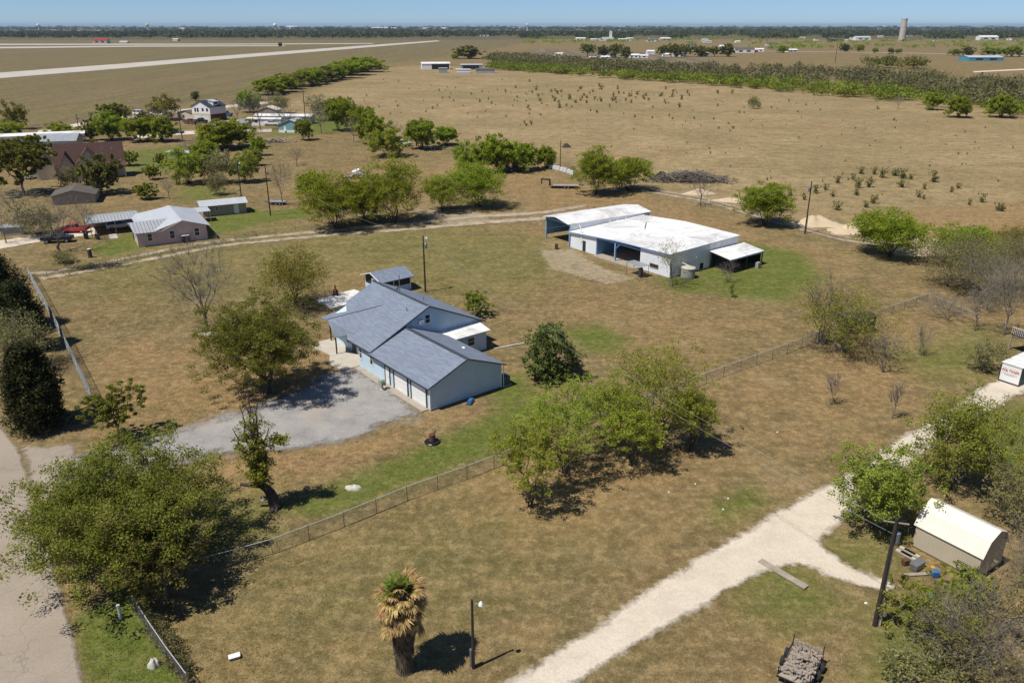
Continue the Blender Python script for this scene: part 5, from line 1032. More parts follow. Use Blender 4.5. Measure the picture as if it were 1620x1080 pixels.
# --- field shrubs
shr = []
for i in range(4):
    r = np.random.default_rng(50+i); tips = np.stack([r.normal(0, .36, 46), r.normal(0, .36, 46), r.uniform(.2, 1.3, 46)], 1); tips[:, :2] *= (.45+.6*tips[:, 2:3]); m = leaf_mesh('shrub', tips, 8, .09, .13, r, 1.2, 2.4); m.materials.append(M['fieldshrub']); shr.append(m)
def shrub(u, v, s, label, group):
    s *= .85
    o = mobj('field_shrub', shr[rt.randrange(4)], None, None, G(u, v)+(-.03,), rt.uniform(0, 6.28)); o.scale = (s*rt.uniform(.8, 1.15), s*rt.uniform(.8, 1.15), s*rt.uniform(1.0, 1.5)); return tag(o, label, 'shrub', group)
for u, v, s in ((1362,275,1.6),(1383,276,1.3),(1396,281,1.6),(1416,278,1.7),(1428,282,2.),(1441,284,1.2),(1477,288,2.),(1425,296,1.9),(1349,284,1.2),(1357,297,1.7),(1374,296,1.7),(1325,290,1.2),(1290,306,1.5),(1306,301,1.0),(1317,311,1.0),(1354,309,1.2),(1324,332,1.5),(1370,328,1.1),(1382,322,1.3),(1453,312,1.2),(1461,315,.8),(1462,299,1.0),(1250,310,1.1),(1272,316,1.1),(1505,304,.9),(1553,320,1.3),(1579,333,1.2),(1585,334,1.0),(1516,298,1.),(1533,324,.9)): shrub(u, v, s, 'dark green shrub in the cluster beyond the pasture pole', 'shrubs beyond the pasture pole')
rs = random.Random(8)
for u, v, s in [(1008,150,2.4),(1022,152,2.6),(1078,158,2.6),(1063,154,2.),(1075,170,2.4),(900,158,2.8),(910,163,2.6),(854,160,2.6),(835,172,2.2),(884,163,2.),(990,160,2.),(1185,165,2.6),(1200,170,2.8),(1196,162,2.)]: shrub(u, v, s*.6, 'larger dark shrub scattered over the middle of the wide pasture', 'larger pasture shrubs')
for _ in range(190):
    u = rs.uniform(500, 1420); v = rs.triangular(118, 215, 140)
    if v < 112+max(0, (u-640))*.08: continue
    if u < 620 and v > 150 and u < 560+(v-150): continue
    shrub(u, v, rs.uniform(.35, .95), 'small dark shrub dotted over the dry pasture', 'small pasture shrubs')
for _ in range(80):
    u = rs.gauss(985, 75); v = rs.gauss(152, 12)
    if v < 116+max(0, (u-640))*.06: continue
    shrub(u, v, rs.uniform(.6, 1.6), 'dark shrub in the thick scatter before the wood belt', 'shrubs scattered before the wood belt')
for _ in range(70):
    u = rs.uniform(900, 1610); v = rs.uniform(190, 300); shrub(u, v, rs.uniform(.3, .6), 'low weed tuft on the near half of the pasture', 'low weed tufts on the pasture')
# ------------------------------------------------------------------ fences
def resample(pts, step):
    p = np.array(pts, float); d = np.r_[0, np.cumsum(np.hypot(*np.diff(p, axis=0).T))]; n = max(1, round(d[-1]/step)); s = np.linspace(0, d[-1], n+1); return np.stack([np.interp(s, d, p[:, k]) for k in range(2)], 1)
def chain_fence(label, px, h, step=3.0, mesh=.075, wire=.0022):
    q = resample([G(*p) for p in px], step); o = thing('chain_link_fence', label, 'fence', (q[0][0], q[0][1], 0)); q = q-q[0]
    pm = MB().bar((0,0,-.1), (0,0,h+.04), .032, 8).mesh('post'); pm.materials.append(M['galv'])
    for x, y in q: mobj('post', pm, None, o, (x, y, 0))
    P0 = [(*a, h) for a in q[:-1]]; P1 = [(*a, h) for a in q[1:]]; V, F = tubes(P0, P1, [.03]*len(P0), [.03]*len(P0), 6); mobj('top_rail', fastmesh('top_rail', V, F), M['rail'] if h < 1.9 else M['galv'], o)
    A, B = [], []; L = np.r_[0, np.cumsum(np.hypot(*np.diff(q, axis=0).T))]; at = lambda s: np.array([np.interp(s, L, q[:, 0]), np.interp(s, L, q[:, 1])])
    n = int(L[-1]/mesh)
    for i in range(-int(h/mesh), n):
        for sg in (1, -1):
            s0, s1 = (i*mesh, i*mesh+h) if sg > 0 else (i*mesh+h, i*mesh)
            z0, z1 = .03, h-.02
            a, b = max(0, min(L[-1], s0)), max(0, min(L[-1], s1))
            if abs(a-b) < .05: continue
            za = z0+(z1-z0)*abs(a-s0)/h; zb = z1-(z1-z0)*abs(b-s1)/h
            A.append((*at(a), za)); B.append((*at(b), zb))
    V, F = tubes(A, B, [wire]*len(A), [wire]*len(A), 3); w_ = mobj('wire_mesh', fastmesh('wire_mesh', V, F), M['galv'], o); w_['kind'] = 'stuff'; return o
chain_fence('long chain-link fence with top rail across the front lawn', [(300,912),(420,880),(540,834),(646,790),(745,755),(1115,607),(1255,555),(1345,520),(1466,478)], 1.35)
chain_fence('short chain-link return running right from the fence corner', [(1466,478),(1500,492),(1545,512)], 1.35)
chain_fence('tall chain-link fence between the cedars and the left lawn', [(46,438),(100,540),(148,642)], 2.0, 3.0, .06, .0026)
chain_fence('vine grown chain-link fence at the lower left verge', [(214,968),(252,1030),(300,1095)], 1.5)
def wire_fence(label, px, h=1.1, step=4.5, n=3, post='wood'):
    q = resample([G(*p) for p in px], step); o = thing('wire_fence', label, 'fence', (q[0][0], q[0][1], 0)); q = q-q[0]; pm = MB().bar((0,0,-.1), (0,0,h), .055, 6).mesh('post'); pm.materials.append(M[post])
    for x, y in q: mobj('post', pm, None, o, (x, y, 0))
    for k in range(n):
        z = h*(k+1)/n-.06; V, F = tubes([(*a, z) for a in q[:-1]], [(*a, z) for a in q[1:]], [.008]*(len(q)-1), [.008]*(len(q)-1), 4); mobj('wire', fastmesh('wire', V, F), M['galv'], o)
wire_fence('wire fence on thin posts beside the dirt track and pink house', [(30,447),(130,428),(240,406),(340,386),(480,362),(560,352)], 1.1, 4)
wire_fence('wire fence along the pasture track behind the workshop', [(1020,302),(1110,318),(1220,352),(1330,384),(1372,396)], 1.2, 5)
wire_fence('wire fence crossing the middle of the brown paddock', [(440,268),(520,258),(610,248),(740,238)], 1.2, 6); wire_fence('wire fence below the teal cottage', [(430,236),(510,228),(600,220)], 1.2, 7)
wire_fence('wire fence behind the big track mesquites', [(640,290),(700,285),(760,300),(800,312),(870,290)], 1.1, 5); wire_fence('airfield boundary fence behind the far left yards', [(-40,222),(60,203),(150,186),(250,172),(440,150)], 1.6, 9)
# ------------------------------------------------------------------ utility poles and wires
tops = {}
def pole(key, label, u, v, ut, vt, arm=0, can=True, lamp=False, r=.15):
    hh = HT(u, v, vt); X, Y = G(u, v); o = thing('utility_pole', label, 'utility pole', (X, Y, 0)); MB().bar((0,0,-.3), (0,0,hh), r, 10, r*.65).obj('shaft', M['pole'], o); tops[key] = (X, Y, hh)
    a = math.radians(arm); ca, sa = math.cos(a), math.sin(a)
    if can: MB().lathe([(.18, -.45), (.2, -.42), (.2, .3), (.15, .36), (.05, .42)], (.36*ca, .36*sa), 12).obj('transformer', M['galv'], o, (0, 0, hh-1.5)); MB().bar((0,0,hh-1.5), (.3*ca,.3*sa,hh-1.5), .04).obj('bracket', M['galv'], o)
    if lamp: MB().bar((0,0,hh-.35), (.5*ca,.5*sa,hh-.25), .025).obj('lamp_arm', M['galv'], o); MB().lathe([(.05, .15), (.12, .05), (.17, -.1), (.14, -.14)][::-1], (.55*ca, .55*sa), 12).obj('lamp_shade', M['white'], o, (0, 0, hh-.3))
    return o, hh
o, hh = pole('near', 'short light pole with white lamp and meter beside the palm', 749, 1056, 748, 948, 0, False, True, .11); MB().box(-.22, -.1, -.12, .12, .2, 1.5).obj('meter_box', M['galv'], o)
o, hh = pole('right', 'tall dark utility pole with transformer left of the garden barn', 1384, 988, 1405, 820, 25, True, False, .17); MB().bar((.17,-.1,.1), (.14,-.08,hh-2), .03).obj('conduit', M['galv'], o); MB().bar((-.75,.2,hh-.3), (.75,-.2,hh-.3), .05, 4).obj('crossarm', M['wood'], o); MB().box(.12, .34, -.14, .1, .9, 1.5).obj('meter_box', M['galv'], o); MB().bar((.28,-.05,0), (.28,-.05,.95), .1).obj('pipe_guard', M['tan'], o)
o, hh = pole('mid', 'dark utility pole with transformer and lamps behind the house', 673, 461.5, 669, 373, -10, True, True); MB().bar((-.5,0,hh-.2), (.5,0,hh-.2), .05, 4).obj('crossarm', M['wood'], o)
o, hh = pole('past', 'tall utility pole with grey transformer at the pasture fence', 1273, 370, 1280, 287, 200); MB().bar((.25,0,.2), (.2,0,3.5), .05).obj('conduit', M['galv'], o)
pole('pink', 'thick black utility pole behind the grey shed', 428, 341, 421, 262, 20); pole('shed', 'utility pole with lamp at the right end of the grey shed', 382, 313, 377, 256, 0, True, True); pole('totes', 'plain bare pole beside the row of white totes', 886, 270, 886, 222, 0, False, False, .13)
pole('yardA', 'tall pole in front of the teal cottage trees', 562, 206, 560, 160, 180, True, True, .17); pole('yardB', 'tallest pole behind the teal cottage', 484, 197, 482, 134, 0, True, False, .18); pole('yardC', 'pole left of the two-storey house drive', 289, 224, 284, 172, 0, False, True, .17); pole('yardD', 'pole left of the airfield lane trees', 128, 221, 122, 180, 0, True, False, .16); pole('yardE', 'pole among the bright mesquites by the airfield lane', 172, 219, 167, 190, 0, True, False, .15); pole('hw1', 'far pole beside the highway', 1321, 100, 1321, 68, 0, False, False, .3)
def cable(label, a, b, sag, r=.012):
    a, b = np.array(a), np.array(b); tt = np.linspace(0, 1, 25); p = a[None]*(1-tt)[:, None]+b[None]*tt[:, None]; p[:, 2] -= 4*sag*tt*(1-tt); V, F = tubes(p[:-1]-p[0], p[1:]-p[0], [r]*24, [r]*24, 4); o = mobj('overhead_wire', fastmesh('overhead_wire', V, F), M['creosote_wire'], None, tuple(p[0])); tag(o, label, 'wire')
T_ = lambda k, dz=0, dx=0: (tops[k][0]+dx, tops[k][1], tops[k][2]+dz)
cable('thin power wire from the pole behind the house to the right pole', T_('mid', -.1, .4), T_('right', -.25, -.5), 1.6); cable('second thin wire below the power wire to the right pole', T_('mid', -.6, .1), T_('right', -1.2), 2.0); cable('service wire from the pole to the house roof', T_('mid', -.8), HL(9.2, 20.5)+(8.3,), .4)
cable('thin wire from the pole behind the house to the pasture pole', T_('mid', -.1, .45), T_('past', -.2), 1.8); cable('thin wire from the pole behind the house to the thick black pole', T_('mid', -.2, -.4), T_('pink', -.2), 1.8); cable('wire between the thick black pole and the shed pole', T_('pink', -.3), T_('shed', -.2), .5)
# ------------------------------------------------------------------ vehicles
wheel_m = None
def vehicle(name, label, cat, loc, rz, body, kind='pickup', s=1.):
    o = thing(name, label, cat, loc+(0,), rz); o.scale = (s, s, s); hw = .95
    prof = {'pickup': [(-2.7,.55),(2.7,.5),(2.72,.95),(2.6,1.12),(1.35,1.2),(-2.7,1.2)], 'suv': [(-2.4,.45),(2.4,.45),(2.42,.9),(2.3,1.05),(1.2,1.15),(-2.4,1.15)], 'car': [(-2.2,.4),(2.25,.4),(2.25,.7),(2.0,.82),(1.0,.92),(-1.6,.95),(-2.2,.9)]}[kind]
    MB().hexa([(x,-hw,z) for x, z in prof], [(x,hw,z) for x, z in prof]).obj('body', body, o, bevel=.06)
    cab = {'pickup': (1.3, .75, -.55, -.75, 1.2, 1.85), 'suv': (1.15, .55, -2.1, -2.35, 1.15, 1.8), 'car': (.95, .25, -.95, -1.6, .93, 1.42)}[kind]; x0, x1, x2, x3, z0, z1 = cab
    MB().hexa([(x0,-.86,z0),(x0,.86,z0),(x3,.86,z0),(x3,-.86,z0)], [(x1,-.72,z1-.05),(x1,.72,z1-.05),(x2,.72,z1-.05),(x2,-.72,z1-.05)]).obj('glasshouse', M['glass'], o)
    MB().hexa([(x1+.05,-.74,z1-.05),(x1+.05,.74,z1-.05),(x2-.05,.74,z1-.05),(x2-.05,-.74,z1-.05)], [(x1-.05,-.68,z1),(x1-.05,.68,z1),(x2+.05,.68,z1),(x2+.05,-.68,z1)]).obj('roof', body, o, bevel=.02)
    for sx in (-1, 1):
        for xa, xb in ((x0, x1), (x3, x2)): MB().bar((xa,sx*.86,z0), (xb,sx*.73,z1-.04), .045, 4).obj('pillar', body, o)
        xm = (x1+x2)/2; MB().bar((xm,sx*.87,z0), (xm,sx*.73,z1-.04), .045, 4).obj('pillar', body, o)
    if kind == 'pickup': MB().box(-2.55, -.85, -.78, .78, 1.19, 1.205).obj('bed_floor', M['dark'], o)
    for x in (prof[0][0]*.62, prof[1][0]*.64):
        for sy in (-1, 1):
            wl_ = MB().bar((x,sy*.78,.38), (x,sy*.98,.38), .38, 16).obj('wheel', M['tyre'], o); MB().bar((x,sy*.97,.38), (x,sy*.995,.38), .2, 12).obj('rim', M['silver'], wl_)
    xf = prof[1][0]
    for sy in (-1, 1): MB().box(xf-.06, xf+.03, sy*.7-.17, sy*.7+.17, .7, .86).obj('headlight', M['carwhite'], o); MB().box(prof[0][0]-.02, prof[0][0]+.05, sy*.78-.1, sy*.78+.1, .7, 1.0).obj('tail_light', M['red'], o)
    return o
D = math.radians
vehicle('pickup_truck', 'bright red pickup parked under the bare oaks', 'pickup', G(118, 368), D(186), M['red']); vehicle('pickup_truck', 'black pickup nearest the left lane', 'pickup', G(92, 383), D(14), M['black']); vehicle('parked_car', 'white car in the shade of the carport', 'suv', PHL(-1.5, 17.5), D(30), M['carwhite'], 'suv')
vehicle('parked_car', 'pale green truck between two mesquites in the paddock', 'car', G(639, 231), D(-12), M['lime'], 'suv', 1.15); vehicle('parked_car', 'dark red car at the foot of the mesquite clump', 'car', G(817, 271), D(8), M['rust'], 'car', 1.1); vehicle('parked_car', 'silver car on the airfield lane', 'car', G(222, 182.5), D(-14), M['carwhite'], 'suv', 1.3); vehicle('parked_car', 'silver car beside the brown-roofed house', 'car', G(54, 282), D(70), M['silver'], 'car', 1.1)
vehicle('pickup_truck', 'rusty brown truck before the white garage doors', 'pickup', G(301, 196), D(-20), M['rust'], 'pickup', 1.1); vehicle('pickup_truck', 'dark truck right of the rusty brown one', 'pickup', G(318, 194.5), D(-20), M['black'], 'pickup', 1.1); vehicle('pickup_truck', 'white service truck left of the teal cottage', 'pickup', G(431, 199), D(170), M['carwhite'], 'pickup', 1.2); vehicle('parked_car', 'dark blue car behind the two-storey house', 'car', G(357, 184), D(-10), M['bluecar'], 'suv', 1.3); vehicle('parked_car', 'dark car at the foot of the annexe mesquite', 'car', G(280, 211), D(-10), M['green'], 'car', 1.2); vehicle('parked_car', 'dark car left of the cream annexe', 'car', G(250, 179), D(-14), M['navy'], 'suv', 1.3); vehicle('pickup_truck', 'light truck parked at the left edge beside the long trailer', 'pickup', G(8, 228), D(20), M['carwhite'], 'pickup', 1.)
def trailer(name, label, loc, rz, L, Wd, goose=False, deck='wood', frame='black', z=.7):
    o = thing(name, label, 'trailer', loc+(0,), rz); MB().box(-L/2, L/2, -Wd/2, Wd/2, z-.06, z).obj('deck', M[deck], o)
    fr = MB(); 
    for sy in (-1, 1): fr.box(-L/2, L/2, sy*Wd/2-.06, sy*Wd/2+.06, z-.22, z-.061)
    for x in (-L/2, 0, L/2-.1): fr.box(x, x+.1, -Wd/2+.061, Wd/2-.061, z-.2, z-.07)
    fr.obj('frame', M[frame], o)
    if goose:
        MB().box(-L/2-.4, -L/2, -.5, .5, z-.2, z+1.4).hexa([(-L/2-.4,-.15,z+1.1),(-L/2-.4,.15,z+1.1),(-L/2-2.4,.15,z+1.3),(-L/2-2.4,-.15,z+1.3)], [(-L/2-.4,-.15,z+1.4),(-L/2-.4,.15,z+1.4),(-L/2-2.4,.15,z+1.6),(-L/2-2.4,-.15,z+1.6)]).box(-L/2-2.4, -L/2-2.1, -.12, .12, z+.2, z+1.3).obj('gooseneck', M['black'], o)
    else: MB().bar((-L/2,-.5,z-.1), (-L/2-1.3,0,z-.15), .05, 4).bar((-L/2,.5,z-.1), (-L/2-1.3,0,z-.15), .05, 4).obj('drawbar', M[frame], o)
    for x in (.1, .95):
        for sy in (-1, 1):
            wl_ = MB().bar((x,sy*(Wd/2+.08),.33), (x,sy*(Wd/2+.28),.33), .33, 14).obj('wheel', M['tyre'], o); MB().bar((x,sy*(Wd/2+.27),.33), (x,sy*(Wd/2+.29),.33), .17, 10).obj('rim', M['silver'], wl_)
    return o
trailer('gooseneck_trailer', 'black gooseneck flatbed trailer left of the pair of mesquites', G(893, 297), D(-4), 7, 2.3, True); trailer('flat_trailer', 'small pale flat trailer at the foot of the twin leafless tree', G(439, 323), D(-5), 4, 1.9, deck='greytin'); trailer('dark_trailer', 'dark wrecked trailer with debris under the paddock mesquites', G(684, 237), D(-6), 6, 2.2, True, 'black')
# trailer stacked with split wood at the bottom edge
wt = trailer('wood_trailer', 'black trailer heaped with grey firewood at the bottom edge', (18.15, 39.05), D(55), 3.1, 1.9, z=.6)
for sy in (-1, 1): MB().bar((1.5,sy*.95,.55), (1.5,sy*.95,1.5), .04, 4).bar((-1.5,sy*.95,.6), (1.5,sy*.95,.95), .035, 4).bar((-1.5,sy*.95,.6), (-1.5,sy*.95,1.2), .04, 4).obj('side_rail', M['black'], wt)
for i in range(8): MB().box(1.42, 1.5, -.88+i*.22, -.70+i*.22, .62, 1.18+.05*math.sin(i*2)).obj('end_slat', M['wood'], wt)
r = np.random.default_rng(77); logs = []
for i in range(5):
    mb = MB(); L = r.uniform(.4, .9); k = 6; ra = r.uniform(.05, .1); mb.bar((-L/2,0,0), (0,r.normal(0,.04),.02), ra, 6, ra*.95); mb.bar((0,r.normal(0,.02),.02), (L/2,0,0), ra*.95, 6, ra*.7); m = mb.mesh('firewood_log'); m.materials.append(M['deadwood'] if i % 2 else M['wood']); logs.append(m)
A55 = D(55)
for i in range(120):
    x, y = r.uniform(-1.3, 1.25), r.uniform(-.75, .75); z = .68+r.random()*.42*(1-(y/.95)**2); o = mobj('firewood_log', logs[i % 5], None, None, (18.15+x*math.cos(A55)-y*math.sin(A55), 39.05+x*math.sin(A55)+y*math.cos(A55), z)); o.rotation_euler = (r.normal(0, .2), r.normal(0, .25), r.random()*3.14); tag(o, 'grey split log heaped on the black wood trailer', 'log', 'logs on the wood trailer')
# ------------------------------------------------------------------ small things
def lump(name, label, cat, u, v, w, d, hh, mat, seed, rz=0, n=18, kind=None, loc=None):
    """irregular mound"""
    r = np.random.default_rng(seed); R, K = 9, 26; V = [(0, 0, hh)]; ph = r.uniform(0, 6.28, 4)
    for i in range(1, R+1):
        q = i/R
        for k in range(K):
            a = 2*math.pi*k/K; e = 1+.16*math.sin(2*a+ph[0])+.1*math.sin(5*a+ph[1]); z = hh*((math.cos(q*math.pi)+1)/2 if w > 3 else math.sqrt(max(0, 1-q*q)))*(1+.2*math.sin(3*a+q*4+ph[2]))+r.normal(0, hh*.03)*(q < 1); V.append((w/2*q*e*math.cos(a), d/2*q*e*math.sin(a), z if q < 1 else -.08))
    F = [[0, 1+k, 1+(k+1) % K] for k in range(K)]
    for i in range(R-1):
        for k in range(K): a = 1+i*K+k; b = 1+i*K+(k+1) % K; F.append([a, a+K, b+K, b])
    m = bpy.data.meshes.new(name); m.from_pydata(V, [], F); m.polygons.foreach_set('use_smooth', np.ones(len(F), bool)); m.update(); o = mobj(name, m, M[mat], None, (loc or G(u, v))+(0,), rz)
    if kind == 'structure': return struct(o)
    return tag(o, label, cat)
lump('sand_mound', '', '', 1288, 354, 12, 7, 1.5, 'sand', 1, .2, kind='structure'); lump('sand_mound', '', '', 1362, 365, 13, 8, 1.6, 'sand', 2, .1, kind='structure'); lump('sand_mound', '', '', 1470, 395, 15, 9, 1.7, 'sand', 3, .1, kind='structure'); lump('sand_mound', '', '', 1105, 306, 9, 5, 1.0, 'sand', 4, kind='structure'); lump('sand_mound', '', '', 1425, 378, 12, 8, 1.5, 'sand', 9, kind='structure'); lump('sand_mound', '', '', 1160, 318, 12, 4, .7, 'sand', 10, -.3, kind='structure')
lump('soil_heap', 'small dark heap of soil alone on the pasture', 'soil heap', 896, 233, 4.2, 3, 1.2, 'darksoil', 5); lump('soil_heap', 'dark burnt heap at the left end of the brush pile', 'soil heap', 1046, 282, 7, 4, 1.6, 'darksoil', 6)
def pile(name, label, cat, u, v, w, d, hh, n, mats, seed, ln=(1, 3), rr=(.04, .12), rz=0):
    r = np.random.default_rng(seed); A, B, R = [], [], []
    for _ in range(n):
        x, y = r.normal(0, w/5), r.normal(0, d/5); z = hh*r.random()*math.exp(-(2*x/w)**2*1.2)+.05; a = r.random()*6.28; L = r.uniform(*ln)/2; t_ = r.normal(0, .25); v_ = np.array([math.cos(a)*L, math.sin(a)*L, t_*L]); c = np.array([x, y, z]); A.append(c-v_); B.append(c+v_); R.append(r.uniform(*rr))
    A, B = np.array(A), np.array(B); A[:, 2] = np.maximum(A[:, 2], .02); B[:, 2] = np.maximum(B[:, 2], .02); V, F = tubes(A, B, R, np.array(R)*.6, 5); o = mobj(name, fastmesh(name, V, F), M[mats], None, G(u, v)+(0,), rz); return tag(o, label, cat, kind='stuff')
pile('brush_pile', 'long grey heap of cut branches beside the pasture', 'brush pile', 1090, 287, 22, 7, 2.4, 560, 'greybark', 1, (1.5, 4.5), (.04, .14), -.1); pile('rubble_heap', 'pile of white rubble and boards in the brown paddock', 'rubble', 570, 281, 8, 4, 1.2, 150, 'wood', 2, (.5, 2.2), (.08, .3)); pile('rubbish_heap', 'low heap of rubbish below the teal cottage', 'rubbish', 434, 225, 14, 5, .9, 130, 'wood', 3, (.6, 2.5), (.08, .25)); pile('branch_heap', 'dead branches lying along the track fence', 'branches', 150, 424, 12, 2.5, .6, 160, 'bark', 4, (1, 3), (.02, .05), .35)
tag(MB().lathe([(.4, -1.6), (.5, -1.5), (.5, 1.5), (.4, 1.6)], k=12).obj('white_drum', M['white'], None, G(565, 279)+(1.4,)), 'large white cylinder lying on the rubble pile', 'drum').rotation_euler = (1.25, 0, .9)
for i, (u, v) in enumerate([(868, 265), (873, 267), (878, 268.5), (883, 270), (889, 271.5), (894, 273), (900, 275), (905, 277)]):
    o = thing('white_tote', 'white caged liquid tote in the row behind the gooseneck trailer', 'tote', G(u, v)+(0,), D(-30), 'row of white totes'); MB().box(-.55, .55, -.5, .5, .14, 1.2).obj('tank', M['white'], o, bevel=.06); MB().box(-.6, .6, -.55, .55, 0, .14).obj('pallet', M['wood'], o); g_ = MB()
    for z in (.4, .8, 1.18): g_.bar((-.58,-.53,z), (.58,-.53,z), .015, 4).bar((-.58,.53,z), (.58,.53,z), .015, 4).bar((-.58,-.53,z), (-.58,.53,z), .015, 4).bar((.58,-.53,z), (.58,.53,z), .015, 4)
    g_.obj('cage', M['galv'], o)
# by the main house
o = thing('air_conditioner', 'dark green air conditioner with blue top at the garage corner', 'air conditioner', HL(10.2, .35)+(0,), D(39.2)); MB().box(-.5, .5, -.5, .5, .08, 1.0).obj('case', M['green'], o, bevel=.03); MB().box(-.52, .52, -.52, .52, 1.0, 1.06).obj('top', M['bluecar'], o); MB().lathe([(.38, 1.06), (.38, 1.1), (.3, 1.11)], k=16).obj('fan_guard', M['black'], o); MB().box(-.65, .65, -.65, .65, -.05, .08).obj('pad', M['concrete'], o)
o = thing('blue_bin', 'blue lidded bin lying on the grass by the garage end wall', 'bin', HL(4.4, -1.1)+(0,), D(75)); MB().hexa([(-.7,-.28,0),(.6,-.28,0),(.6,.28,0),(-.7,.28,0)], [(-.65,-.24,.34),(.55,-.24,.34),(.55,.24,.34),(-.65,.24,.34)]).obj('tub', M['bluecar'], o, bevel=.05); MB().box(-.45, .3, -.2, .2, .34, .39).obj('lid', M['plasticblue'], o)
o = thing('hose_reel', 'green hose reel stand on the gravel before the garage door', 'hose reel', HL(-1.35, 7.7)+(.05,), D(39)); MB().lathe([(.28, 0), (.3, .06), (.12, .15), (.1, .75)], k=12).obj('stand', M['concrete'], o); MB().bar((-.25,0,.8), (.25,0,.8), .28, 14).obj('reel', M['plasticgreen'], o); MB().bar((-.3,0,.8), (-.27,0,.8), .38, 14).bar((.27,0,.8), (.3,0,.8), .38, 14).obj('reel_flange', M['tank'], o)
o = thing('fire_pit', 'rusty iron fire drum with ring on the front lawn', 'fire drum', G(684, 699)+(0,)); MB().lathe([(.55, 0), (.55, .08), (.3, .14), (.34, .2), (.3, .85), (.26, .9)], k=16).obj('drum', M['rust'], o); MB().lathe([(.75, 0), (.8, .06), (.72, .14)], k=16).obj('ring', M['black'], o); MB().bar((.1,.1,.85), (.35,.3,1.1), .08).obj('lid', M['black'], o)
lump('white_rock_pile', 'small pile of white stones on the green front lawn', 'stones', 559, 772, 1.3, .8, .3, 'stone', 8); lump('rock', 'pale boulder at the foot of the lower left fence', 'rock', 244, 1052, .8, .6, .5, 'stone', 9); lump('rock_edging', 'pale stones at the foot of the wide leafless tree', 'stones', 330, 528, 2.4, 1.0, .2, 'stone', 11)
tag(MB().lathe([(.1, 0), (.1, 1.05), (.12, 1.06), (.12, 1.15), (.04, 1.2)], k=12).obj('marker_post', M['white'], None, G(191, 978)+(0,)), 'short white marker post on the road verge', 'post')
o = thing('mail_lid', 'small white rectangular utility lid lying on the dry lawn', 'lid', G(371, 1040)+(0,), D(25)); MB().box(-.33, .33, -.18, .18, 0, .16).obj('box', M['galv'], o, bevel=.02); MB().box(-.36, .36, -.21, .21, .16, .2).obj('cover', M['white'], o)
tag(MB().bar((0,0,0), (5.3,0,0), .06, 8).obj('white_pipe', M['white'], None, G(782, 552)+(.08,), math.atan2(G(840, 541)[1]-G(782, 552)[1], G(840, 541)[0]-G(782, 552)[0])), 'thin white pipe lying between the sunroom and the magnolia', 'pipe')
o = thing('chimenea', 'dark iron stove standing at the far edge of the white patio slab', 'stove', HL(10.4, 41.3)+(.14,)); MB().lathe([(.35, 0), (.45, .3), (.4, .7), (.12, 1.0), (.1, 1.6)], k=14).obj('body', M['rust'], o); MB().box(-.5, .5, -.4, .4, -.02, .06).obj('base', M['dark'], o)
o = thing('cut_stump', 'tall sawn stump with pale top beside the track fence', 'stump', G(143, 407)+(0,)); MB().lathe([(.42, 0), (.36, .3), (.33, 1.5)], k=12).obj('trunk', M['bark'], o); MB().lathe([(.32, 1.5), (.3, 1.53)], k=12).obj('cut_face', M['creamroof'], o)
for u, v, nm, lab, mt in ((137, 378, 'waste_bin', 'black wheeled bin beside the carport post', 'black'), (155, 379, 'waste_bin', 'round dark bin on the lawn before the carport', 'navy')):
    o = thing(nm, lab, 'bin', G(u, v)+(0,)); MB().hexa([(-.26,-.26,.05),(.26,-.26,.05),(.26,.26,.05),(-.26,.26,.05)], [(-.34,-.34,1.0),(.34,-.34,1.0),(.34,.34,1.0),(-.34,.34,1.0)]).obj('tub', M[mt], o, bevel=.04); MB().box(-.36, .36, -.38, .36, 1.0, 1.08).obj('lid', M[mt], o); MB().bar((-.3,.3,.12), (.3,.3,.12), .12, 10).obj('wheels', M['tyre'], o)
struct(MB().hexa([PHL(-4,9.2)+(-.05,), PHL(-2.6,9.2)+(-.05,), PHL(-2.6,13.2)+(-.05,), PHL(-4,13.2)+(-.05,)], [PHL(-4,9.2)+(.05,), PHL(-2.6,9.2)+(.05,), PHL(-2.6,13.2)+(.05,), PHL(-4,13.2)+(.05,)]).obj('carport_path', M['concrete']))
o = thing('tank_shed', 'little pale green box shed on the left lane', 'shed', G(20, 372)+(0,), D(15)); MB().box(-2, 2, 0, 1.8, 0, 1.5).obj('wall', M['tank'], o); MB().slab([(-2.2,-.2,1.6),(2.2,-.2,1.6),(2.2,2,1.75),(-2.2,2,1.75)], .08).obj('roof', M['greytin'], o)
o = thing('dark_trailer_box', 'dark blue box trailer half hidden by the pale fence tree', 'trailer', G(1358, 528)+(0,), D(8)); MB().box(-2.2, 2.2, 0, 2, .6, 2.3).obj('body', M['navy'], o, bevel=.05); MB().box(-2.3, 2.3, -.05, 2.05, 2.3, 2.36).obj('roof', M['navy'], o)
for sx in (-.5, .5): MB().bar((sx,-.1,.35), (sx,.15,.35), .35, 14).obj('wheel', M['tyre'], o)
# clutter before the garden barn
def bx(name, lab, cat, u, v, sx, sy, sz, mt, rz=0, mt2=None):
    o = thing(name, lab, cat, G(u, v)+(0,), rz); MB().hexa([(-sx*.46,-sy*.46,0),(sx*.46,-sy*.46,0),(sx*.46,sy*.46,0),(-sx*.46,sy*.46,0)], [(-sx/2,-sy/2,sz),(sx/2,-sy/2,sz),(sx/2,sy/2,sz),(-sx/2,sy/2,sz)]).obj('body', M[mt], o, bevel=.03); MB().box(-sx*.52, sx*.52, -sy*.52, sy*.52, sz, sz+.04).obj('top', M[mt2 or mt], o)
for i in range(3): 
    for j in range(2): tag(MB().box(-.45, .45, -.12, .12, 0, .16).obj('stacked_block', M['concrete'], None, (G(1440, 882)[0]+.3*j-.2*i, G(1440, 882)[1]+.28*i+.1*j, .17*j), D(-55)), 'grey wooden block in the small stack left of the garden barn', 'block', 'blocks stacked left of the barn')
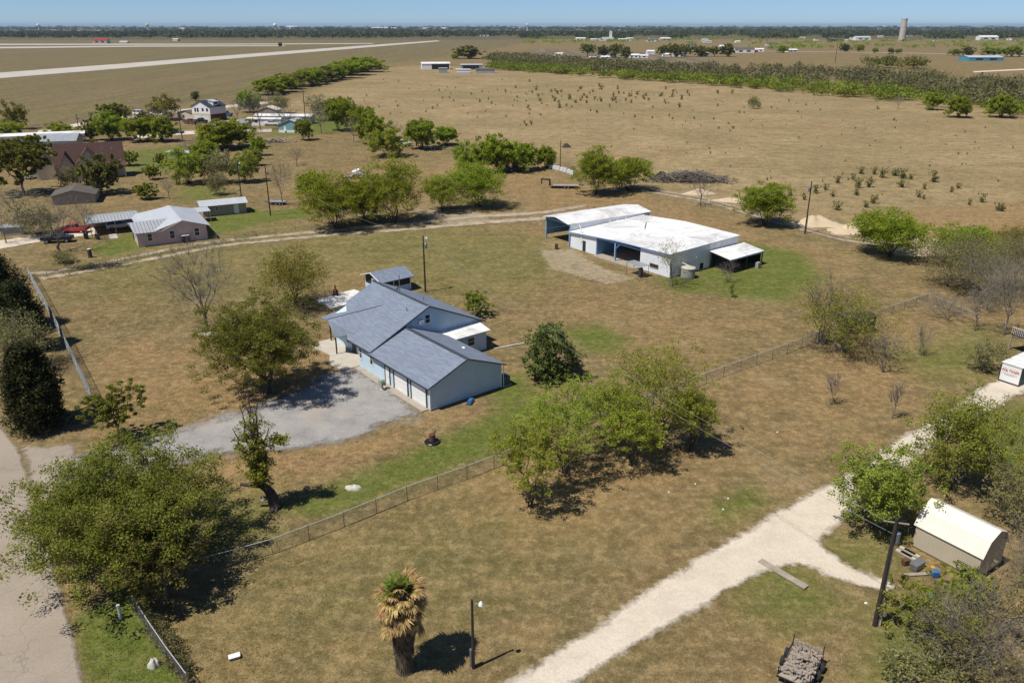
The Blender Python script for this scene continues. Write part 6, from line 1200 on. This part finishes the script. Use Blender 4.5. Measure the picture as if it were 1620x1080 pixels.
bx('tub', 'bright blue tub among the junk before the garden barn', 'tub', 1478, 910, .5, .5, .4, 'plasticblue'); bx('crate', 'green plastic toy box in the scrub before the garden barn', 'crate', 1473, 944, .5, .35, .25, 'plasticgreen', .4); bx('crate', 'orange bucket among the junk before the garden barn', 'bucket', 1474, 903, .3, .3, .35, 'orange'); bx('cart', 'pale grey cart by the left corner of the garden barn', 'cart', 1450, 898, 1.2, .6, .5, 'galv', .6); bx('crate', 'dark red box left of the garden barn', 'box', 1432, 892, .5, .4, .4, 'rust', .3)
tag(MB().box(-1.2, 1.2, -.15, .15, 0, .05).obj('plank', M['wood'], None, G(1455, 908)+(.02,), .1), 'grey plank on the ground before the garden barn', 'plank'); tag(MB().box(-2., 2., -.28, .28, 0, .1).obj('weathered_plank', M['wood'], None, G(1238, 908)+(.02,), D(-52)), 'long weathered plank by the caliche turnout', 'plank')
rl = random.Random(3)
for i, (u, v) in enumerate([(1100,765),(1152,788),(1144,805),(1058,778),(1311,884),(1370,953),(1230,683),(1588,640)]): lump('litter', 'white scrap of litter on the dry grass along the caliche lane', 'litter', u, v, rl.uniform(.12, .22), rl.uniform(.1, .16), .05, 'white', 40+i)['group'] = 'litter along the lane'
# ------------------------------------------------------------------ far things
tw = thing('concrete_tower', 'tall pale round concrete tower alone on the far right plain', 'tower', G(1426, 66)+(0,)); tw.rotation_euler = (0, D(-1.0), 0); MB().lathe([(8.2, -1), (8., 0), (6.8, 50), (7.3, 50.2), (7.3, 53), (6.2, 53.3)], k=24).obj('shaft', M['towercon'], tw); MB().box(-2, 2, -8.2, -7.4, 0, 5).obj('doorway', M['dark'], tw)
for u, vt, Y, lab in ((62, 36, 6200, 'far white water tower at the left edge of the horizon'), (234, 38.5, 6000, 'far tan water tower right of the leftmost one'), (436, 37, 5200, 'far white water tower beside pale horizon buildings'), (834, 35, 6500, 'far slim white water tower near mid horizon')):
    X = (u-810)/FPX*(Y*CP+CAMH*SP); o = thing('water_tower', lab, 'water tower', (X, Y, 0)); hh = 48; R = 11 if u != 834 else 8; k = [(R*math.sin(math.pi*i/10), hh-R+R*-math.cos(math.pi*i/10)) for i in range(1, 10)]; MB().lathe(k, k=14).obj('bulb', M['white'] if u != 234 else M['cream'], o); MB().lathe([(6, 0), (3, 4), (2.5, hh-R*1.7)], k=10).obj('stem', M['white'], o)
rf = random.Random(14)
def far_box(name, u, v, wpx, hpx, wall, roof, label, group, rot=None):
    m = MPP(u, v); w = wpx*m; hh = max(2.5, hpx*m); return far_house(name, label, 'building', u, v, rf.uniform(-15, 15) if rot is None else rot, w, min(w*.8, 22), hh*.7, hh, wall, roof, 'x', [('window', -w*.3, -w*.1, hh*.2, hh*.5, M['glass']), ('window', w*.1, w*.3, hh*.2, hh*.5, M['glass'])] if wpx > 12 else (), group)
hs = [(883,88,14,4,'white'),(938,93,10,3,'white'),(958,94,14,5,'white'),(968,92,12,6,'cream'),(1003,92,16,6,'white'),(1015,92,20,5,'white'),(1030,86,12,6,'white'),(1055,90,12,5,'white'),(1075,90,20,5,'white'),(1113,90,14,5,'white'),(1095,74,12,5,'tank'),(1145,78,12,6,'white'),(1200,82,16,5,'white'),(1178,84,30,8,'paleconcrete'),(1255,83,16,5,'white'),(1222,73,18,5,'cream')]
for u, v, w_, h_, mt in hs: far_box('far_house', u, v, w_, h_, M[mt], M['whiteroof'] if mt == 'white' else M['brownroof'], 'small pale house among the far roadside trees', 'far roadside houses')
far_box('red_shed', 1192, 83, 14, 5, M['red'], M['tinroof'], 'dark red shed beside the far pale warehouse', None); far_box('blue_workshop', 1560, 97, 56, 8, M['tealtrim'], M['tinroof'], 'long low teal blue workshop at the far right', None, 2); far_box('far_hangar', 1565, 64, 30, 7, M['white'], M['whiteroof'], 'far white hangar right of the concrete tower', None, 4); far_box('far_hangar', 1366, 64, 24, 6, M['white'], M['tinroof'], 'far white hangar left of the concrete tower', None, 4); far_box('brown_house', 1324, 66, 20, 5, M['brownroof'], M['brownroof'], 'far low brown house left of the white hangar', None); far_box('red_roof_building', 158, 69, 22, 7, M['cream'], M['red'], 'cream building with red roof across the airfield', None, 6); far_box('low_white_shed', 195, 68.5, 12, 3, M['white'], M['whiteroof'], 'low white shed right of the red-roofed airfield building', None); far_box('airfield_tank', 277, 65.5, 9, 4, M['cream'], M['cream'], 'pale round-shouldered airfield store', None); far_box('runway_hut', 443, 73.5, 5, 5.5, M['dark'], M['dark'], 'small dark hut on the taxiway end', None)
gs = thing('grain_plant', 'far white grain plant with a tall narrow headhouse', 'building', G(962, 65)+(0,)); MB().box(-14, 14, 0, 16, 0, 9).obj('store', M['white'], gs); MB().box(4, 10, 2, 10, 9, 24).obj('headhouse', M['white'], gs); MB().box(-24, -14.1, 2, 14, 0, 6).obj('annexe', M['paleconcrete'], gs)
for u, v, w_, h_ in [(918,64,16,4),(940,64,10,2.5),(985,65,14,3.5),(997,65,10,5),(1030,66,16,4),(1033,64,12,5),(1054,65,16,5),(1090,65,8,3),(1116,66,10,4),(1120,68,12,3),(1168,68,8,3),(1205,60,6,3),(1270,62,8,3),(1293,65,8,4),(1340,66,6,3),(1350,63,8,4),(1394,60,8,3),(1440,58,8,3),(1590,58,14,4),(1606,64,14,4),(1480,66,6,3)]: far_box('village_building', u, v, w_, h_, M[rf.choice(['white', 'white', 'cream', 'paleconcrete'])], M[rf.choice(['whiteroof', 'tinroof', 'brownroof'])], 'tiny building of the far village below the horizon', 'far village buildings')
for u, v, w_, h_ in [(120,50.5,20,1.6),(150,51,14,2),(178,50.5,20,2),(196,51,14,1.8),(218,51,8,1.6),(292,53,6,1.5),(288,46.5,10,1.8),(450,46.5,20,2),(462,44.8,16,3),(600,46.4,28,3),(633,46.6,30,2.4),(676,46.3,14,2),(704,45.9,12,2),(573,55,12,2),(450,59,10,2),(766,58,14,2),(812,46,8,2),(826,45.6,10,2),(1045,47,8,1.5),(980,49,6,1.4),(1150,47,12,1.5),(1395,42.9,12,1.4),(1560,50,16,1.6),(84,49,6,1.5)]: far_box('horizon_building', u, v, w_, h_, M['white'], M['whiteroof'], 'pale speck of a building in the woods near the horizon', 'pale buildings near the horizon', 0)
# ------------------------------------------------------------------ haze
hz = MB().box(-24000, 24000, -4000, 24000, -1.5, 62).obj('haze', None); hz['kind'] = 'stuff'; hz['label'] = 'thin pale blue haze in the air over the plain'; hz['category'] = 'haze'
hm = bpy.data.materials.new('haze'); hm.use_nodes = True; nt = hm.node_tree; nt.nodes.remove(nt.nodes['Principled BSDF']); pv = nt.nodes.new('ShaderNodeVolumePrincipled'); pv.inputs['Color'].default_value = (.55, .76, 1, 1); pv.inputs['Density'].default_value = .35/9000; pv.inputs['Anisotropy'].default_value = 0.2
nt.links.new(pv.outputs[0], nt.nodes['Material Output'].inputs['Volume']); hz.data.materials.append(hm)
